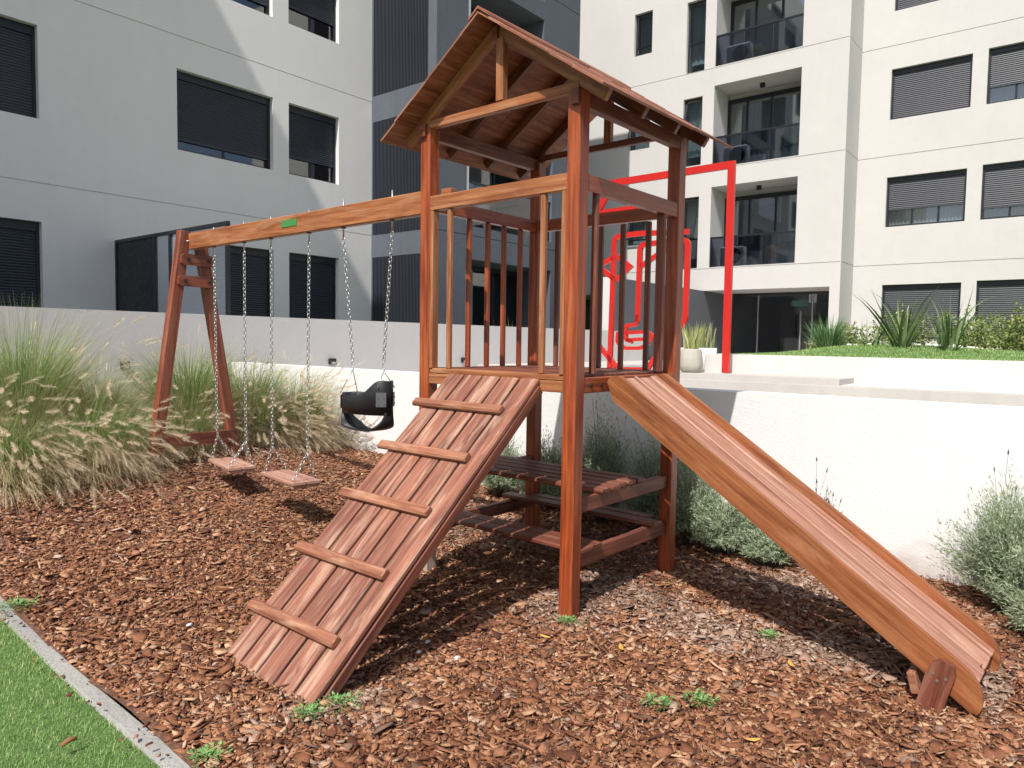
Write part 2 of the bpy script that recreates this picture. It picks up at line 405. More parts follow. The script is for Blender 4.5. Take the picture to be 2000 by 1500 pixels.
# bark chips
def frustum_mask(P, margin=1.06):
    d = P - np.array([CX, CY, CH]); zc = d @ np.array(fw); xc = d @ np.array(rt2); yc = d @ np.array(up2)
    return (zc > .2) & (abs(xc) < margin * zc * 1000 / FPX) & (abs(yc) < margin * zc * 750 / FPX)
def chips(N, x0, x1, y0, y1, smin, smax, zoff, name, asp=(.22, .68)):
    x = rng.uniform(x0, x1, N * 3); y = rng.uniform(y0, y1, N * 3)
    d = np.hypot(x - CX, y - CY)
    keep = rng.random(N * 3) < np.clip(2.9 / d, .35, 1)
    x, y = x[keep], y[keep]
    P = np.stack([x, y, gz(x, y)], -1)
    m = frustum_mask(P, 1.15); P = P[m][:N]; n = len(P)
    L = np.exp(rng.normal(np.log(math.sqrt(smin * smax)), .48, n)).clip(smin, smax) * .5
    Wd = L * rng.uniform(asp[0], asp[1], n)
    K = 6; t = np.linspace(0, 2 * np.pi, K, endpoint=False)[None] + rng.uniform(-.38, .38, (n, K))
    rad = rng.uniform(.55, 1.25, (n, K))
    sq = 1 / np.maximum(abs(np.cos(t)), abs(np.sin(t))) ** .7
    lx = np.cos(t) * rad * sq * L[:, None]; ly = np.sin(t) * rad * sq * Wd[:, None]
    th = rng.uniform(.0025, .007, n)[:, None]
    bend = rng.normal(0, .20, n)[:, None] / L[:, None]
    lzv = bend * ly * ly * 1.6 + rng.normal(0, .0020, (n, K)) + th * .5
    top = np.stack([lx, ly, lzv], -1)
    bot = np.stack([lx * .92, ly * .92, lzv - th], -1)
    cen = np.stack([np.zeros(n), np.zeros(n), th[:, 0] * .5 + rng.normal(0, .0012, n)], -1)[:, None]
    loc = np.concatenate([top, bot, cen], 1)              # n,13,3
    ya = rng.uniform(0, 2 * np.pi, n); tx = rng.normal(0, .30, n); ty = rng.normal(0, .22, n)
    def rot(v, a, i, j):
        c, s_ = np.cos(a)[:, None], np.sin(a)[:, None]; o = v.copy()
        o[..., i] = v[..., i] * c - v[..., j] * s_; o[..., j] = v[..., i] * s_ + v[..., j] * c; return o
    loc = rot(rot(rot(loc, tx, 1, 2), ty, 0, 2), ya, 0, 1)
    P[:, 2] += rng.uniform(.0, zoff, n) + .002
    V = (loc + P[:, None]).reshape(-1, 3)
    b = (np.arange(n) * (2 * K + 1))[:, None]
    tri = []
    for k in range(K):
        tri += [k, (k + 1) % K, 2 * K]
    qd = []
    for k in range(K):
        qd += [K + k, K + (k + 1) % K, (k + 1) % K, k]
    tri = (b + np.array(tri)[None]).reshape(-1); qd = (b + np.array(qd)[None]).reshape(-1)
    loops = np.concatenate([tri, qd]); starts = np.concatenate([np.arange(n * K) * 3, n * K * 3 + np.arange(n * K) * 4])
    # paler, weathered chips lie in drifts
    cx, cy = P[:, 0], P[:, 1]
    pale = np.exp(-((cx - .50 - .10 * np.sin(3 * cy)) / .26) ** 2) * (cy < .35) * (cy > -1.75) * .78
    pale = np.maximum(pale, np.exp(-((cx - .15) ** 2 + (cy - .12) ** 2) / .08) * .9)
    pale = np.maximum(pale, np.exp(-((cx - 1.35) / .35) ** 2 - ((cy + .75) / .7) ** 2) * .7)
    pale = np.maximum(pale, np.exp(-((cx + 1.25) / .28) ** 2 - ((cy - .15) / .25) ** 2) * .6)
    pale = np.maximum(pale, np.exp(-((cx - 1.0) / .6) ** 2 - ((cy - 1.8) / .9) ** 2) * .55)
    pale = (pale + rng.normal(0, .22, n) > .42) * rng.uniform(.6, 1, n)
    pale = np.where(rng.random(n) < .03, .6, pale)
    o = np_mesh(name, V, loops, starts, None, M_CHIP, attrs={"pale": np.repeat(pale, 2 * K + 1)})
    tag(o, "loose reddish brown bark mulch chips covering the bed", None, None, "stuff"); return o
chips(80000, -1.795, 2.08, -2.6, 5.2, .013, .068, .018, "bark_mulch")
chips(2600, -1.78, 2.05, -2.5, 3.5, .05, .095, .026, "bark_mulch")
chips(20000, -1.795, 2.05, -2.6, 4.5, .004, .012, .026, "bark_mulch")
chips(45, -1.93, -1.80, -.5, 2.2, .008, .03, .030, "bark_mulch")
chips(2600, -1.78, 2.05, -2.5, 4.0, .05, .12, .030, "bark_mulch", (.04, .09))

# lawn blades
def ribbons(base, dirs, lean, length, width, segs, droop, name, mat, parent=None, twist=None, curl=None, fold=False):
    """arching tapered ribbons; base n,3; dirs azimuth; lean start angle from vertical; droop added angle"""
    n = len(base); base = np.asarray(base, float)
    pts = np.zeros((n, segs + 1, 3)); pts[:, 0] = base
    ang = np.array(lean, float).copy(); step = np.asarray(length, float) / segs
    h = np.stack([np.cos(dirs), np.sin(dirs), np.zeros(n)], -1)
    for k in range(segs):
        a = ang
        pts[:, k + 1] = pts[:, k] + (h * np.sin(a)[:, None] + np.array([0, 0, 1.]) * np.cos(a)[:, None]) * step[:, None]
        ang = ang + np.asarray(droop) / segs * (0.5 + 1.0 * (k + 1) / segs)
    tw = dirs + np.pi / 2 + (rng.normal(0, .7, n) if twist is None else twist)
    side = np.stack([np.cos(tw), np.sin(tw), np.zeros(n)], -1)
    t = np.linspace(0, 1, segs + 1)
    prof = (np.sin(np.pi * np.clip(t * .85 + .15, 0, 1)) ** .7) * (1 - t ** 3 * .9); prof[-1] = .06
    w = np.asarray(width)[:, None] * prof[None] * .5
    A = pts - side[:, None] * w[..., None]; Bp = pts + side[:, None] * w[..., None]
    V = np.stack([A, Bp], 2).reshape(-1, 3)
    b = (np.arange(n) * (segs + 1) * 2)[:, None, None]; k = (np.arange(segs) * 2)[None, :, None]
    q = (b + k + np.array([0, 1, 3, 2])[None, None]).reshape(-1)
    return V, q, pts
def build_quads(name, VQ, mat, parent=None):
    Vs, Qs, off = [], [], 0
    for V, q in VQ: Vs.append(V); Qs.append(q + off); off += len(V)
    V = np.concatenate(Vs); q = np.concatenate(Qs)
    return np_mesh(name, V, q, np.arange(len(q) // 4) * 4, None, mat, parent)

n = 60000
x = rng.uniform(-3.0, -1.86, n); y = rng.uniform(-.6, 2.4, n); P = np.stack([x, y, lz(x, y)], -1); P = P[frustum_mask(P, 1.1)]; n = len(P)
V, q, _ = ribbons(P, rng.uniform(0, 6.28, n), rng.uniform(0, .5, n), rng.uniform(.010, .024, n), rng.uniform(.0014, .0026, n), 3, rng.uniform(.2, 1.0, n), "g", None)
tag(build_quads("grass", [(V, q)], L_LAWN), "short green lawn grass blades", None, None, "stuff")

# ------------------------------------------------------------------ playground tower
S = .079; W = 1.083; L = 1.129; HT = 2.615
play = empty("playground_set", (.54, .56, 0), "red-brown wooden play tower with gabled roof, climbing ramp, slide, swing beam and picnic table", "playground set")
for (x, y, z0) in ((0, 0, -.12), (W - S, 0, -.12), (0, L - S, .30), (W - S, L - S, -.1)):
    m = MB(); m.board((x + S / 2, y + S / 2, z0), (x + S / 2, y + S / 2, HT), S, S, (1, 0, 0), .005)
    m.build("post", W_POST, play)
m = MB(); m.board((S / 2, L - S / 2, -.1), (S / 2, L - S / 2, .30), S + .002, S + .002, (1, 0, 0), .005); tag(m.build("post_foot", W_PALE, play), "pale bleached lower end of the left post")
def part(name, mat, *boards, parent=None, **k):
    m = MB()
    for b in boards: m.board(*b, **k)
    return m.build(name, mat, parent or play)
# rails, frame beams
part("rail", W_BEAM, ((.026, S, 2.184), (.026, L - S, 2.184), .045, .082))
part("rail", W_POST, ((S, .028, 2.184), (W - S, .028, 2.184), .045, .082))
part("rail", W_POST, ((S, L - .045, 2.184), (W - S, L - .045, 2.184), .045, .075))
part("rail", W_POST, ((W - .03, S, 2.190), (W - .03, L - S, 2.190), .045, .075))
part("floor_beam", W_BEAM, ((.028, S, 1.178), (.028, L - S, 1.178), .045, .058))
part("floor_beam", W_POST, ((S, .024, 1.186), (W - S, .024, 1.186), .040, .078))
part("floor_beam", W_DARK, ((S, L - .03, 1.178), (W - S, L - .03, 1.178), .045, .058))
part("floor_beam", W_DARK, ((W - .03, S, 1.178), (W - .03, L - S, 1.178), .045, .058))
nb = 10; wd = (W - .012) / nb
for i in range(nb):
    xx = .006 + wd * (i + .5)
    y0, y1 = (S + .002, L - S - .002) if (i == 0 or i == nb - 1) else (.05, L - .01)
    part("floor_board", W_BEAM if i == 0 else W_DARK, ((xx, y0, 1.224 + random.uniform(-.001, .002)), (xx, y1, 1.224), wd - .008, .028))
def baluster(x, y, mat=W_BEAM, w=.032):
    part("baluster", mat, ((x, y, 1.238), (x + random.uniform(-.003, .003), y, 2.145), w, w), upv=(1, 0, 0), ch=.007)
for y in (.232, .905): baluster(.026, y)
for y in (.094, L - S - .015): part("baluster", W_BEAM, ((.028, y, 1.238), (.028, y, 2.142), .05, .026), upv=(0, 1, 0))
for x in (.37, .543, .70, .865): baluster(x, L - .04, W_POST)
for y in (.917, .742, .57, .404, .224): baluster(W - .03, y, W_DARK)
baluster(.188, .03, W_DARK); part("baluster", W_DARK, ((.86, .03, 1.238), (.86, .03, 2.142), .05, .03), upv=(1, 0, 0))
# bolts on the floor beams
for x in (.14, .235): m = MB(); m.disc((x, .004, 1.185), (0, -1, 0), .012, .006); m.build("bolt", M_BOLT, play)
# roof: purlins, collars, king posts, rafters, lapped boards
zr, pit, yr = 3.085, .68, .565
def rz(y): return zr - abs(y - yr) * pit
roof = part("roof", W_DARK, ((.0, yr, zr - .07), (W, yr, zr - .07), .04, .07))
for y_, z_ in ((.024, 2.575), (L - .03, 2.60)): part("purlin", W_DARK, ((-.02, y_, z_), (W + .02, y_, z_), .045, .075), parent=roof)
part("collar_tie", W_BEAM, ((.026, .02, 2.632), (.026, L - .02, 2.632), .035, .048), parent=roof)
part("collar_tie", W_DARK, ((W - .03, .02, 2.645), (W - .03, L - .02, 2.645), .035, .04), parent=roof)
for x in (.026, W - .03): part("king_post", W_BEAM, ((x, .532, 2.66), (x, .532, zr - .10), .05, .04), upv=(1, 0, 0), parent=roof)
for x in (.03, .37, .71, W - .03):
    for sgn in (-1, 1):
        yo = yr + sgn * .70; a = Vector((x, yr + sgn * .012, rz(yr) - .062)); b = Vector((x, yo, rz(yo) - .050))
        part("rafter", W_BEAM if x < .1 else W_DARK, (a, b, .035, .060), parent=roof)
for sgn, nb_ in ((-1, 5), (1, 6)):
    tot = .76
    for i in range(nb_):
        d0 = tot * i / nb_; d1 = tot * (i + 1) / nb_ + .012
        y0 = yr + sgn * (d0 - .01 if i else 0.0); y1 = yr + sgn * d1
        lift0, lift1 = (.004, .007)
        a = Vector((0, y0, rz(y0) - .012 + lift0)); b = Vector((0, y1, rz(y1) - .012 + lift1))
        c = (a + b) / 2; nrm = Vector((0, -(b - a).z, (b - a).y)).normalized() * (1 if sgn > 0 else -1)
        if nrm.z < 0: nrm = -nrm
        xf = -.125 + random.uniform(-.005, .005); xb = W + .18 + random.uniform(-.008, .008)
        wb = (b - a).length
        # two lengths butted somewhere along the slope
        xm = random.uniform(.35, .8)
        for (xa, xe, dz) in ((xf, xm - .002, 0), (xm + .002, xb, random.uniform(-.002, .004))):
            part("roof_board", W_ROOF, ((xa, c.y, c.z + dz), (xe, c.y, c.z + dz), wb, .014), upv=nrm, parent=roof, ch=.002)
m = MB(); m.prism([(-.13, yr - .07, zr - .042), (-.13, yr - .066, zr - .026), (-.13, yr, zr + .022), (-.13, yr + .066, zr - .026), (-.13, yr + .07, zr - .042), (-.13, yr, zr + .008)],
                  [(W + .17, yr - .07, zr - .042), (W + .17, yr - .066, zr - .026), (W + .17, yr, zr + .022), (W + .17, yr + .066, zr - .026), (W + .17, yr + .07, zr - .042), (W + .17, yr, zr + .008)])
m.build("ridge_cap", W_ROOF, roof)

# ramp
ra, rb = Vector((-1.36, 0, .012)), Vector((0.0, 0, 1.212))
rd = (rb - ra).normalized(); rn = Vector((-rd.z, 0, rd.x))
def rp(t, y, off): p = ra + (rb - ra) * t; return Vector((p.x, y, p.z)) + rn * off
ry0, ry1 = .215, .882
ramp = part("ramp", W_DARK, (rp(-.02, ry0 + .02, -.053), rp(.985, ry0 + .02, -.045), .036, .048), (rp(-.02, ry1 - .02, -.045), rp(.985, ry1 - .02, -.045), .036, .048), upv=rn)
nw = 5; pw = (ry1 - ry0) / nw
for i in range(nw):
    yc = ry0 + pw * (i + .5)
    part("ramp_plank", W_RAMP, (rp(0 + random.uniform(-.004, .004), yc, -.008), rp(1.0, yc, -.008), pw - .017, .024), upv=rn, parent=ramp, ch=.004)
for t in (.138, .318, .505, .685, .862):
    part("ramp_cleat", W_CLEAT, (rp(t, .295 + random.uniform(-.006, .006), .020), rp(t, .938, .020), .052, .030), upv=rn, parent=ramp, ch=.009)
# slide
slide_top, slide_bot = Vector((0, 0, 1.215)), Vector((0, -1.68, .02))
sx0, sx1 = .282, .790
# side panel outline in (y,z): lower edge then rounded nose and top
lower = [(.02, 1.19), (-.02, 1.215), (-.061, 1.191), (-.317, .982), (-.818, .656 - .03), (-1.089, .44), (-1.415, .184), (-1.667, .002)]
def side_panel(x0, x1):
    # straight panel with rounded ends, like a rounded rectangle along the fall line
    a = Vector((0, .012, 1.178)); b = Vector((0, -1.693, .04)); d = (b - a).normalized(); nn = Vector((0, d.z, -d.y)) * -1
    if nn.z < 0: nn = -nn
    Ls = (b - a).length; lo, hi = -.035, .092
    pts = []
    def arc(cu, cv, r, a0, a1, n=8):
        return [(cu + r * math.cos(a0 + (a1 - a0) * k / n), cv + r * math.sin(a0 + (a1 - a0) * k / n)) for k in range(n + 1)]
    r1 = .062; r2 = .095
    out = arc(r1 * .95, hi - r1, r1, math.pi, math.pi / 2) + [(Ls - .15 + .15 * math.sin(t), lo + .012 + (hi - lo - .012) * math.cos(t)) for t in [math.pi / 2 * k / 12 for k in range(13)]] + [(Ls - .022, lo)] + [(.085, lo)] + [(0, lo + .055)]
    P0 = [a + d * u + nn * v + Vector((x0, 0, 0)) for u, v in out]; P1 = [p + Vector((x1 - x0, 0, 0)) for p in P0]
    m = MB(); ou, ov = random.random() * 30, random.random() * 30; N = len(out)
    for Q, rev in ((P0, False), (P1, True)):
        idx = list(range(N)); idx = idx[::-1] if rev else idx
        m.face([Q[i] for i in idx], [(ou + out[i][0], ov + out[i][1]) for i in idx])
    for i in range(N):
        j = (i + 1) % N; m.face((P0[i], P0[j], P1[j], P1[i]), [(ou + out[i][0], ov + out[i][1]), (ou + out[j][0], ov + out[j][1]), (ou + out[j][0], ov + out[j][1] + .03), (ou + out[i][0], ov + out[i][1] + .03)])
    return m, a, d, nn, Ls
m, sa, sd, sn, sL = side_panel(sx0, sx0 + .030)
slide = m.build("slide", W_SLIDE, play)
m, *_ = side_panel(sx1 - .030, sx1); m.build("side_panel", W_SLIDE, slide)
xs_ = sx0 + .031
for wq, dz in ((.050, .020), (.162, .004), (.018, .016), (.150, .002), (.075, .012)):
    a = sa + sn * (.030 + dz); b = sa + sd * (sL - .055 - .02 * (wq < .06)) + sn * (.030 + dz); xc = xs_ + wq / 2
    part("slide_slat", W_BED, (Vector((xc, a.y, a.z)), Vector((xc, b.y, b.z)), wq - (.010 if wq > .02 else .002), .022), upv=sn, parent=slide, ch=.005); xs_ += wq
part("slide_batten", W_CLEAT, ((sx0 - .004, -1.462, .075), (sx1 + .004, -1.462, .075), .032, .085), upv=(0, .25, 1), parent=slide)
part("slide_batten", W_CLEAT, (sa + sd * .9 + Vector((sx0 + .03, 0, 0)) - sn * .012, sa + sd * .9 + Vector((sx1 - .03, 0, 0)) - sn * .012, .07, .03), upv=sn, parent=slide)
for xx in (sx0 - .020, sx1 + .020):
    m = MB(); c = Vector((xx, -1.515, -.03)); h = .235
    pr = [(-.045, -.06), (.045, -.06), (.052, h - .05), (.038, h - .015), (.012, h), (-.014, h), (-.036, h - .02), (-.045, h - .055)]
    tl = Vector((0, 0, 1)) * 1.0; ax = Vector((0, -1, 0))
    P0 = [c + ax * (u + v * .22) + Vector((-.016, 0, v)) for u, v in pr]; P1 = [p + Vector((.032, 0, 0)) for p in P0]
    uvp = [(v, u + xx) for u, v in pr]
    m.face(P0, uvp); m.face(P1[::-1], uvp[::-1])
    for k in range(len(pr)):
        j = (k + 1) % len(pr); m.face((P0[k], P0[j], P1[j], P1[k]), [uvp[k], uvp[j], (uvp[j][0], uvp[j][1] + .03), (uvp[k][0], uvp[k][1] + .03)])
    pg = m.build("ground_peg", W_DARK, slide)
    for u_, v_ in ((-.02, h - .055), (0, h - .08), (.025, h - .065)): m = MB(); m.disc(c + ax * (u_ + v_ * .22) + Vector((-.016 if xx < .5 else .016, 0, v_)), (-1 if xx < .5 else 1, 0, 0), .006, .002, 8); m.build("screw", M_STEEL, slide)
# picnic table and benches
tb = MB()
table = part("table_beam", W_DARK, ((S, .045, .574), (W - S, .045, .574), .04, .076)); part("table_beam", W_DARK, ((S, L - .045, .574), (W - S, L - .045, .574), .04, .076))
for i in range(5):
    x = .30 + i * .098; part("table_plank", W_DARK, ((x, .0 if i < 2 else .02, .626), (x, L - .01 - .02 * (i % 2), .626), .086, .026), ch=.008)
for y in (.045, L - .045): part("bench_beam", W_DARK, ((-.02 if y > .5 else S, y, .294), (W - S + (.0 if y < .5 else .02), y, .294), .04, .078))
part("bench_plank", W_DARK, ((.125, -.0, .346), (.125, L + .03, .346), .10, .024), ch=.006)
part("bench_plank", W_DARK, ((.232, .005, .346), (.232, L + .01, .346), .10, .024), ch=.006)
part("bench_plank", W_DARK, ((.86, .0, .346), (.86, L + .05, .346), .10, .024), ch=.006)
part("bench_plank", W_DARK, ((.965, .10, .346), (.965, L - .1, .346), .08, .024), ch=.006)
# swing beam + A-frame
beam = part("swing_beam", W_BEAM, ((.040, L + .001, 2.199), (.040, 4.02, 2.199), .056, .136), ch=.006)
part("beam_block", W_BEAM, ((.115, .97, 2.235), (.115, 1.05, 2.235), .05, .09), parent=beam)
m = MB(); m.box(.0085, .0118, 2.41, 2.60, 2.186, 2.234); m.build("name_plate", M_GREEN, beam)
for y in (3.64, 3.17, 2.79, 2.305, 1.915, 1.425):
    m = MB(); m.tube([(.04, y, 2.262 + (.05 if y < 2 else .025)), (.04, y, 2.05)], .006, 6)
    m.build("eye_bolt", M_STEEL, beam)
    m = MB(); m.disc((.04, y, 2.131), (0, 0, -1), .016, .008); m.build("washer", M_BOLT, beam)
m = MB(); m.tube([(.02, 4.0, 2.2), (-.01, 4.01, 2.2)], .006, 6)
m.build("bolt", M_STEEL, beam)
af = part("leg", W_LEG, ((-.005, 4.065, 2.285), (-.315, 4.065, .10), .09, .085), upv=(0, 1, 0), ch=.006)
part("leg", W_LEG, ((.135, 4.065, 2.20), (.475, 4.065, .10), .09, .085), upv=(0, 1, 0), ch=.006)
for z, xa, xb in ((2.045, -.060, .228), (1.865, -.088, .232)):
    pr = [(xa, z - .03), (xa + .015, z - .045), (xb - .015, z - .045), (xb, z - .03), (xb, z + .03), (xb - .02, z + .045), (xa + .02, z + .045), (xa, z + .03)]
    m = MB(); ou = random.random() * 9
    P0 = [Vector((x, 3.985, zz)) for x, zz in pr]; P1 = [p + Vector((0, .036, 0)) for p in P0]
    m.face(P0, [(ou + x, zz) for x, zz in pr]); m.face(P1[::-1], [(ou + x, zz) for x, zz in pr[::-1]])
    for i in range(8):
        j = (i + 1) % 8; m.quad(P0[i], P1[i], P1[j], P0[j])
    cp = m.build("crosspiece", W_LEG, play)
    for x in (xa + .055, xb - .055): m = MB(); m.disc((x, 3.985, z), (0, -1, 0), .016, .007); m.build("bolt", M_BOLT, cp)
part("crosspiece", W_DARK, ((-.26, 4.03, .52), (.44, 4.03, .52), .035, .11))

# ------------------------------------------------------------------ swings
def chain_mb(m, p0, p1, pitch=.0255, r=.0026, ll=.034, lw=.019):
    p0 = Vector(p0); p1 = Vector(p1); d = (p1 - p0); Ln = d.length; d.normalize(); n = max(2, int(Ln / pitch))
    x = d.orthogonal().normalized(); y = d.cross(x)
    for i in range(n):
        c = p0 + d * (Ln * (i + .5) / n); w = (x if i % 2 else y); w = (w * math.cos(.5) + (y if i % 2 else -x) * math.sin(.5) * 1)
        hl = ll / 2 - lw / 2; pts = []
        for k in range(5): a = -math.pi / 2 + math.pi * k / 4; pts.append(c + d * (hl + math.cos(a) * lw / 2) + w * math.sin(a) * lw / 2)
        for k in range(5): a = math.pi / 2 + math.pi * k / 4; pts.append(c + d * (-hl + math.cos(a) * lw / 2) + w * math.sin(a) * lw / 2)
        m.tube(pts, r, 5, closed=True)
def swing(c, yaw, ya, yb, label):
    t = empty("swing", (c[0], c[1], c[2]), label, "swing", "plank seat swings hanging from the beam")
    d = Vector((math.sin(yaw), math.cos(yaw), 0)); s = Vector((math.cos(yaw), -math.sin(yaw), 0)); c = Vector(c)
    m = MB()
    for o in (-.055, .055): m.board(c + s * o - d * .27, c + s * o + d * .27, .104, .026, ch=.005)
    for e in (-.24, .24): m.board(c + d * e - s * .1 - Vector((0, 0, .024)), c + d * e + s * .1 - Vector((0, 0, .024)), .045, .022)
    m.build("seat", W_SEAT, t)
    for e, yt in ((-.23, yb), (.23, ya)):
        m = MB(); k = c + d * e + Vector((0, 0, .20)); k.x = .045; top = Vector((.04, yt, 2.06))
        chain_mb(m, top, k)
        for o in (-.09, .09): chain_mb(m, k, c + d * e + s * o + Vector((0, 0, .012)))
        m.build("chain", M_STEEL, t)
    return t
swing((.045, 3.395, .385), .20, 3.64, 3.17, "wooden plank swing on chains, farther one near the A-frame legs")
swing((.05, 2.565, .385), .13, 2.79, 2.305, "wooden plank swing on chains, nearer one beside the baby swing")

bs = empty("baby_swing", (.05, 1.67, .82), "black rubber bucket baby swing with riveted metal brackets hanging on chains", "baby swing")
yc, aY, bX = 1.675, .222, .112
def ring(t): return math.cos(t), math.sin(t)
m = MB(); N = 48
def band_pt(t, z, inner):
    k = 1 - (.012 / .18 if inner else 0); return Vector((.05 - bX * k * math.sin(t), yc + aY * k * math.cos(t), z))
def ztop(t):   # hump on the rear half towards the near chain
    y = math.cos(t); return 1.040 + .105 * math.exp(-((y + .92) / .42) ** 2) + .012 * math.exp(-((y - .8) / .4) ** 2)
for i in range(N):
    t0, t1 = 2 * math.pi * i / N, 2 * math.pi * (i + 1) / N
    zb0, zb1 = .925, .925
    o0, o1 = [band_pt(t0, z, 0) for z in (zb0, ztop(t0) - .008)], [band_pt(t1, z, 0) for z in (zb1, ztop(t1) - .008)]
    i0, i1 = [band_pt(t0, z, 1) for z in (zb0, ztop(t0) - .008)], [band_pt(t1, z, 1) for z in (zb1, ztop(t1) - .008)]
    mm = lambda t: (band_pt(t, ztop(t), 0) + band_pt(t, ztop(t), 1)) / 2
    m.face((o0[0], o1[0], o1[1], o0[1]), sm=True); m.face((i0[1], i1[1], i1[0], i0[0]), sm=True)
    m.face((o0[1], o1[1], mm(t1), mm(t0)), sm=True); m.face((mm(t0), mm(t1), i1[1], i0[1]), sm=True); m.face((o0[0], i0[0], i1[0], o1[0]), sm=True)
bucket = m.build("bucket", M_RUBBER, bs)
# sling strap with leg openings front and back
path = []
for k in range(21):
    a = math.pi * k / 20; c_, s_ = math.cos(a), math.sin(a)
    path.append((yc + .214 * math.copysign(abs(c_) ** .8, c_), .945 - .130 * s_ ** .8))
m = MB()
for k in range(20):
    (y0, z0), (y1, z1) = path[k], path[k + 1]
    def wid(i):
        e = abs(i - 10) / 10; dy = abs(path[int(i)][0] - yc); return min(.046 + .075 * e, bX * math.sqrt(max(.02, 1 - (dy / aY) ** 2)) + .003)
    def th(i): return .011
    def ringk(i):
        y_, z_ = path[i]; a_ = path[min(i + 1, 20)]; b_ = path[max(i - 1, 0)]; d_ = Vector((0, a_[0] - b_[0], a_[1] - b_[1])).normalized(); n_ = Vector((0, -d_.z, d_.y))
        w = wid(i); c = Vector((.05, y_, z_)); return [c + Vector((-w, 0, 0)) - n_ * th(i) / 2, c + Vector((w, 0, 0)) - n_ * th(i) / 2, c + Vector((w, 0, 0)) + n_ * th(i) / 2, c + Vector((-w, 0, 0)) + n_ * th(i) / 2]
    A, Bq = ringk(k), ringk(k + 1)
    for i in range(4): m.face((A[i], A[(i + 1) % 4], Bq[(i + 1) % 4], Bq[i]), sm=i in (0, 2))
m.build("sling", M_RUBBER, bs)
for yy, sg in ((yc - aY * .90, -1), (yc + aY * .90, 1)):
    t = math.acos((yy - yc) / aY)
    for side in (1, -1):
        tt = t * side; cpt = band_pt(tt, .99 + (.035 if sg < 0 else 0), 0); nrm = Vector((-math.sin(tt) * side * side / bX, math.cos(tt) / aY, 0)).normalized()
        tg = Vector((-nrm.y, nrm.x, 0)); c = cpt + nrm * .003; m = MB()
        h_, w_ = .045, .032
        P0 = [c + tg * a + Vector((0, 0, b)) for a, b in ((-w_, -h_), (w_, -h_), (w_, h_), (-w_, h_))]
        m.prism(P0, [p + nrm * .003 for p in P0])
        for a in (-.018, .018):
            for b in (-.026, .014): m.disc(c + tg * a + Vector((0, 0, b)) + nrm * .003, nrm, .006, .003, 8)
        m.build("bracket", M_BRKT, bucket)
for ytop, yhook, sg in ((1.915, 1.825, 1), (1.425, 1.51, -1)):
    zk = 1.20; m = MB(); k = Vector((.05, yhook + .0, zk)); chain_mb(m, (.04, ytop, 2.06), k + Vector((0, 0, .06)))
    m.tube([k + Vector((0, .012 * math.sin(a), .06 - .03 * a / 2)) for a in (0, 1, 2, 3, 4)], .003, 6)
    m.build("chain", M_STEEL, bs)
    m = MB(); yb_ = yc + sg * aY * .86
    for xs in (-.07, .07): m.tube([k, Vector((.05 + xs, yb_, 1.045 + (.05 if sg < 0 else 0)))], .003, 6)
    m.build("hanger", M_STEEL, bs)
#@@BACKGROUND
# ------------------------------------------------------------------ buildings
def FV(V): return lambda s, z, d: B(s, V + d, z)          # wall facing -V, s = u
def FU(U): return lambda s, z, d: B(U + d, s, z)          # wall facing -U, s = v
def cells(lo, hi, cuts):
    c = sorted(set([lo, hi] + [x for x in cuts if lo < x < hi])); return list(zip(c[:-1], c[1:]))
def facade(m, f, s0, s1, z0, z1, holes, thick=.20, mi=0):
    """holes: (s0,s1,z0,z1,depth,closed) -> front faces with real reveals"""
    ss = cells(s0, s1, [h[0] for h in holes] + [h[1] for h in holes]); zs = cells(z0, z1, [h[2] for h in holes] + [h[3] for h in holes])
    inside = lambda a, b: any(h[0] <= a <= h[1] and h[2] <= b <= h[3] for h in holes)
    for (a, b) in ss:
        run = None
        for (c, d) in zs:
            if inside((a + b) / 2, (c + d) / 2):
                if run: m.quad(f(a, run[0], 0), f(b, run[0], 0), f(b, run[1], 0), f(a, run[1], 0), mi); run = None
            else: run = (run[0], d) if run else (c, d)
        if run: m.quad(f(a, run[0], 0), f(b, run[0], 0), f(b, run[1], 0), f(a, run[1], 0), mi)
    for a, b, c, d, dep, closed in holes:
        m.quad(f(a, c, 0), f(a, d, 0), f(a, d, dep), f(a, c, dep), mi); m.quad(f(b, c, 0), f(b, d, 0), f(b, d, dep), f(b, c, dep), mi)
        m.quad(f(a, c, 0), f(b, c, 0), f(b, c, dep), f(a, c, dep), mi); m.quad(f(a, d, 0), f(b, d, 0), f(b, d, dep), f(a, d, dep), mi)
        if closed: m.quad(f(a, c, dep), f(b, c, dep), f(b, d, dep), f(a, d, dep), mi)
def fbox(m, f, a, b, c, d, e0, e1, mi=0):
    m.box(a, b, c, d, e0, e1, mi, lambda x, y, z: f(x, y, z))
def groove(s0, s1, z): return (s0, s1, z - .008, z + .008, .02, True)
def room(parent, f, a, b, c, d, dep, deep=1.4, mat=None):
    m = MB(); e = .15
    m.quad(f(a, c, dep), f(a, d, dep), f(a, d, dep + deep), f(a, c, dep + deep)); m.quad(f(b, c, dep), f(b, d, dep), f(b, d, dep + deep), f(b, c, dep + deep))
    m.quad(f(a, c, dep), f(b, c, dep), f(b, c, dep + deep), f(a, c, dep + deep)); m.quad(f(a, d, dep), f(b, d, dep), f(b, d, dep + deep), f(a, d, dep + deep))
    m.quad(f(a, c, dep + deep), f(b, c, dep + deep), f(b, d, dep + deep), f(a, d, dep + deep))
    return m.build("room_lining", mat or S_DARKROOM, parent)
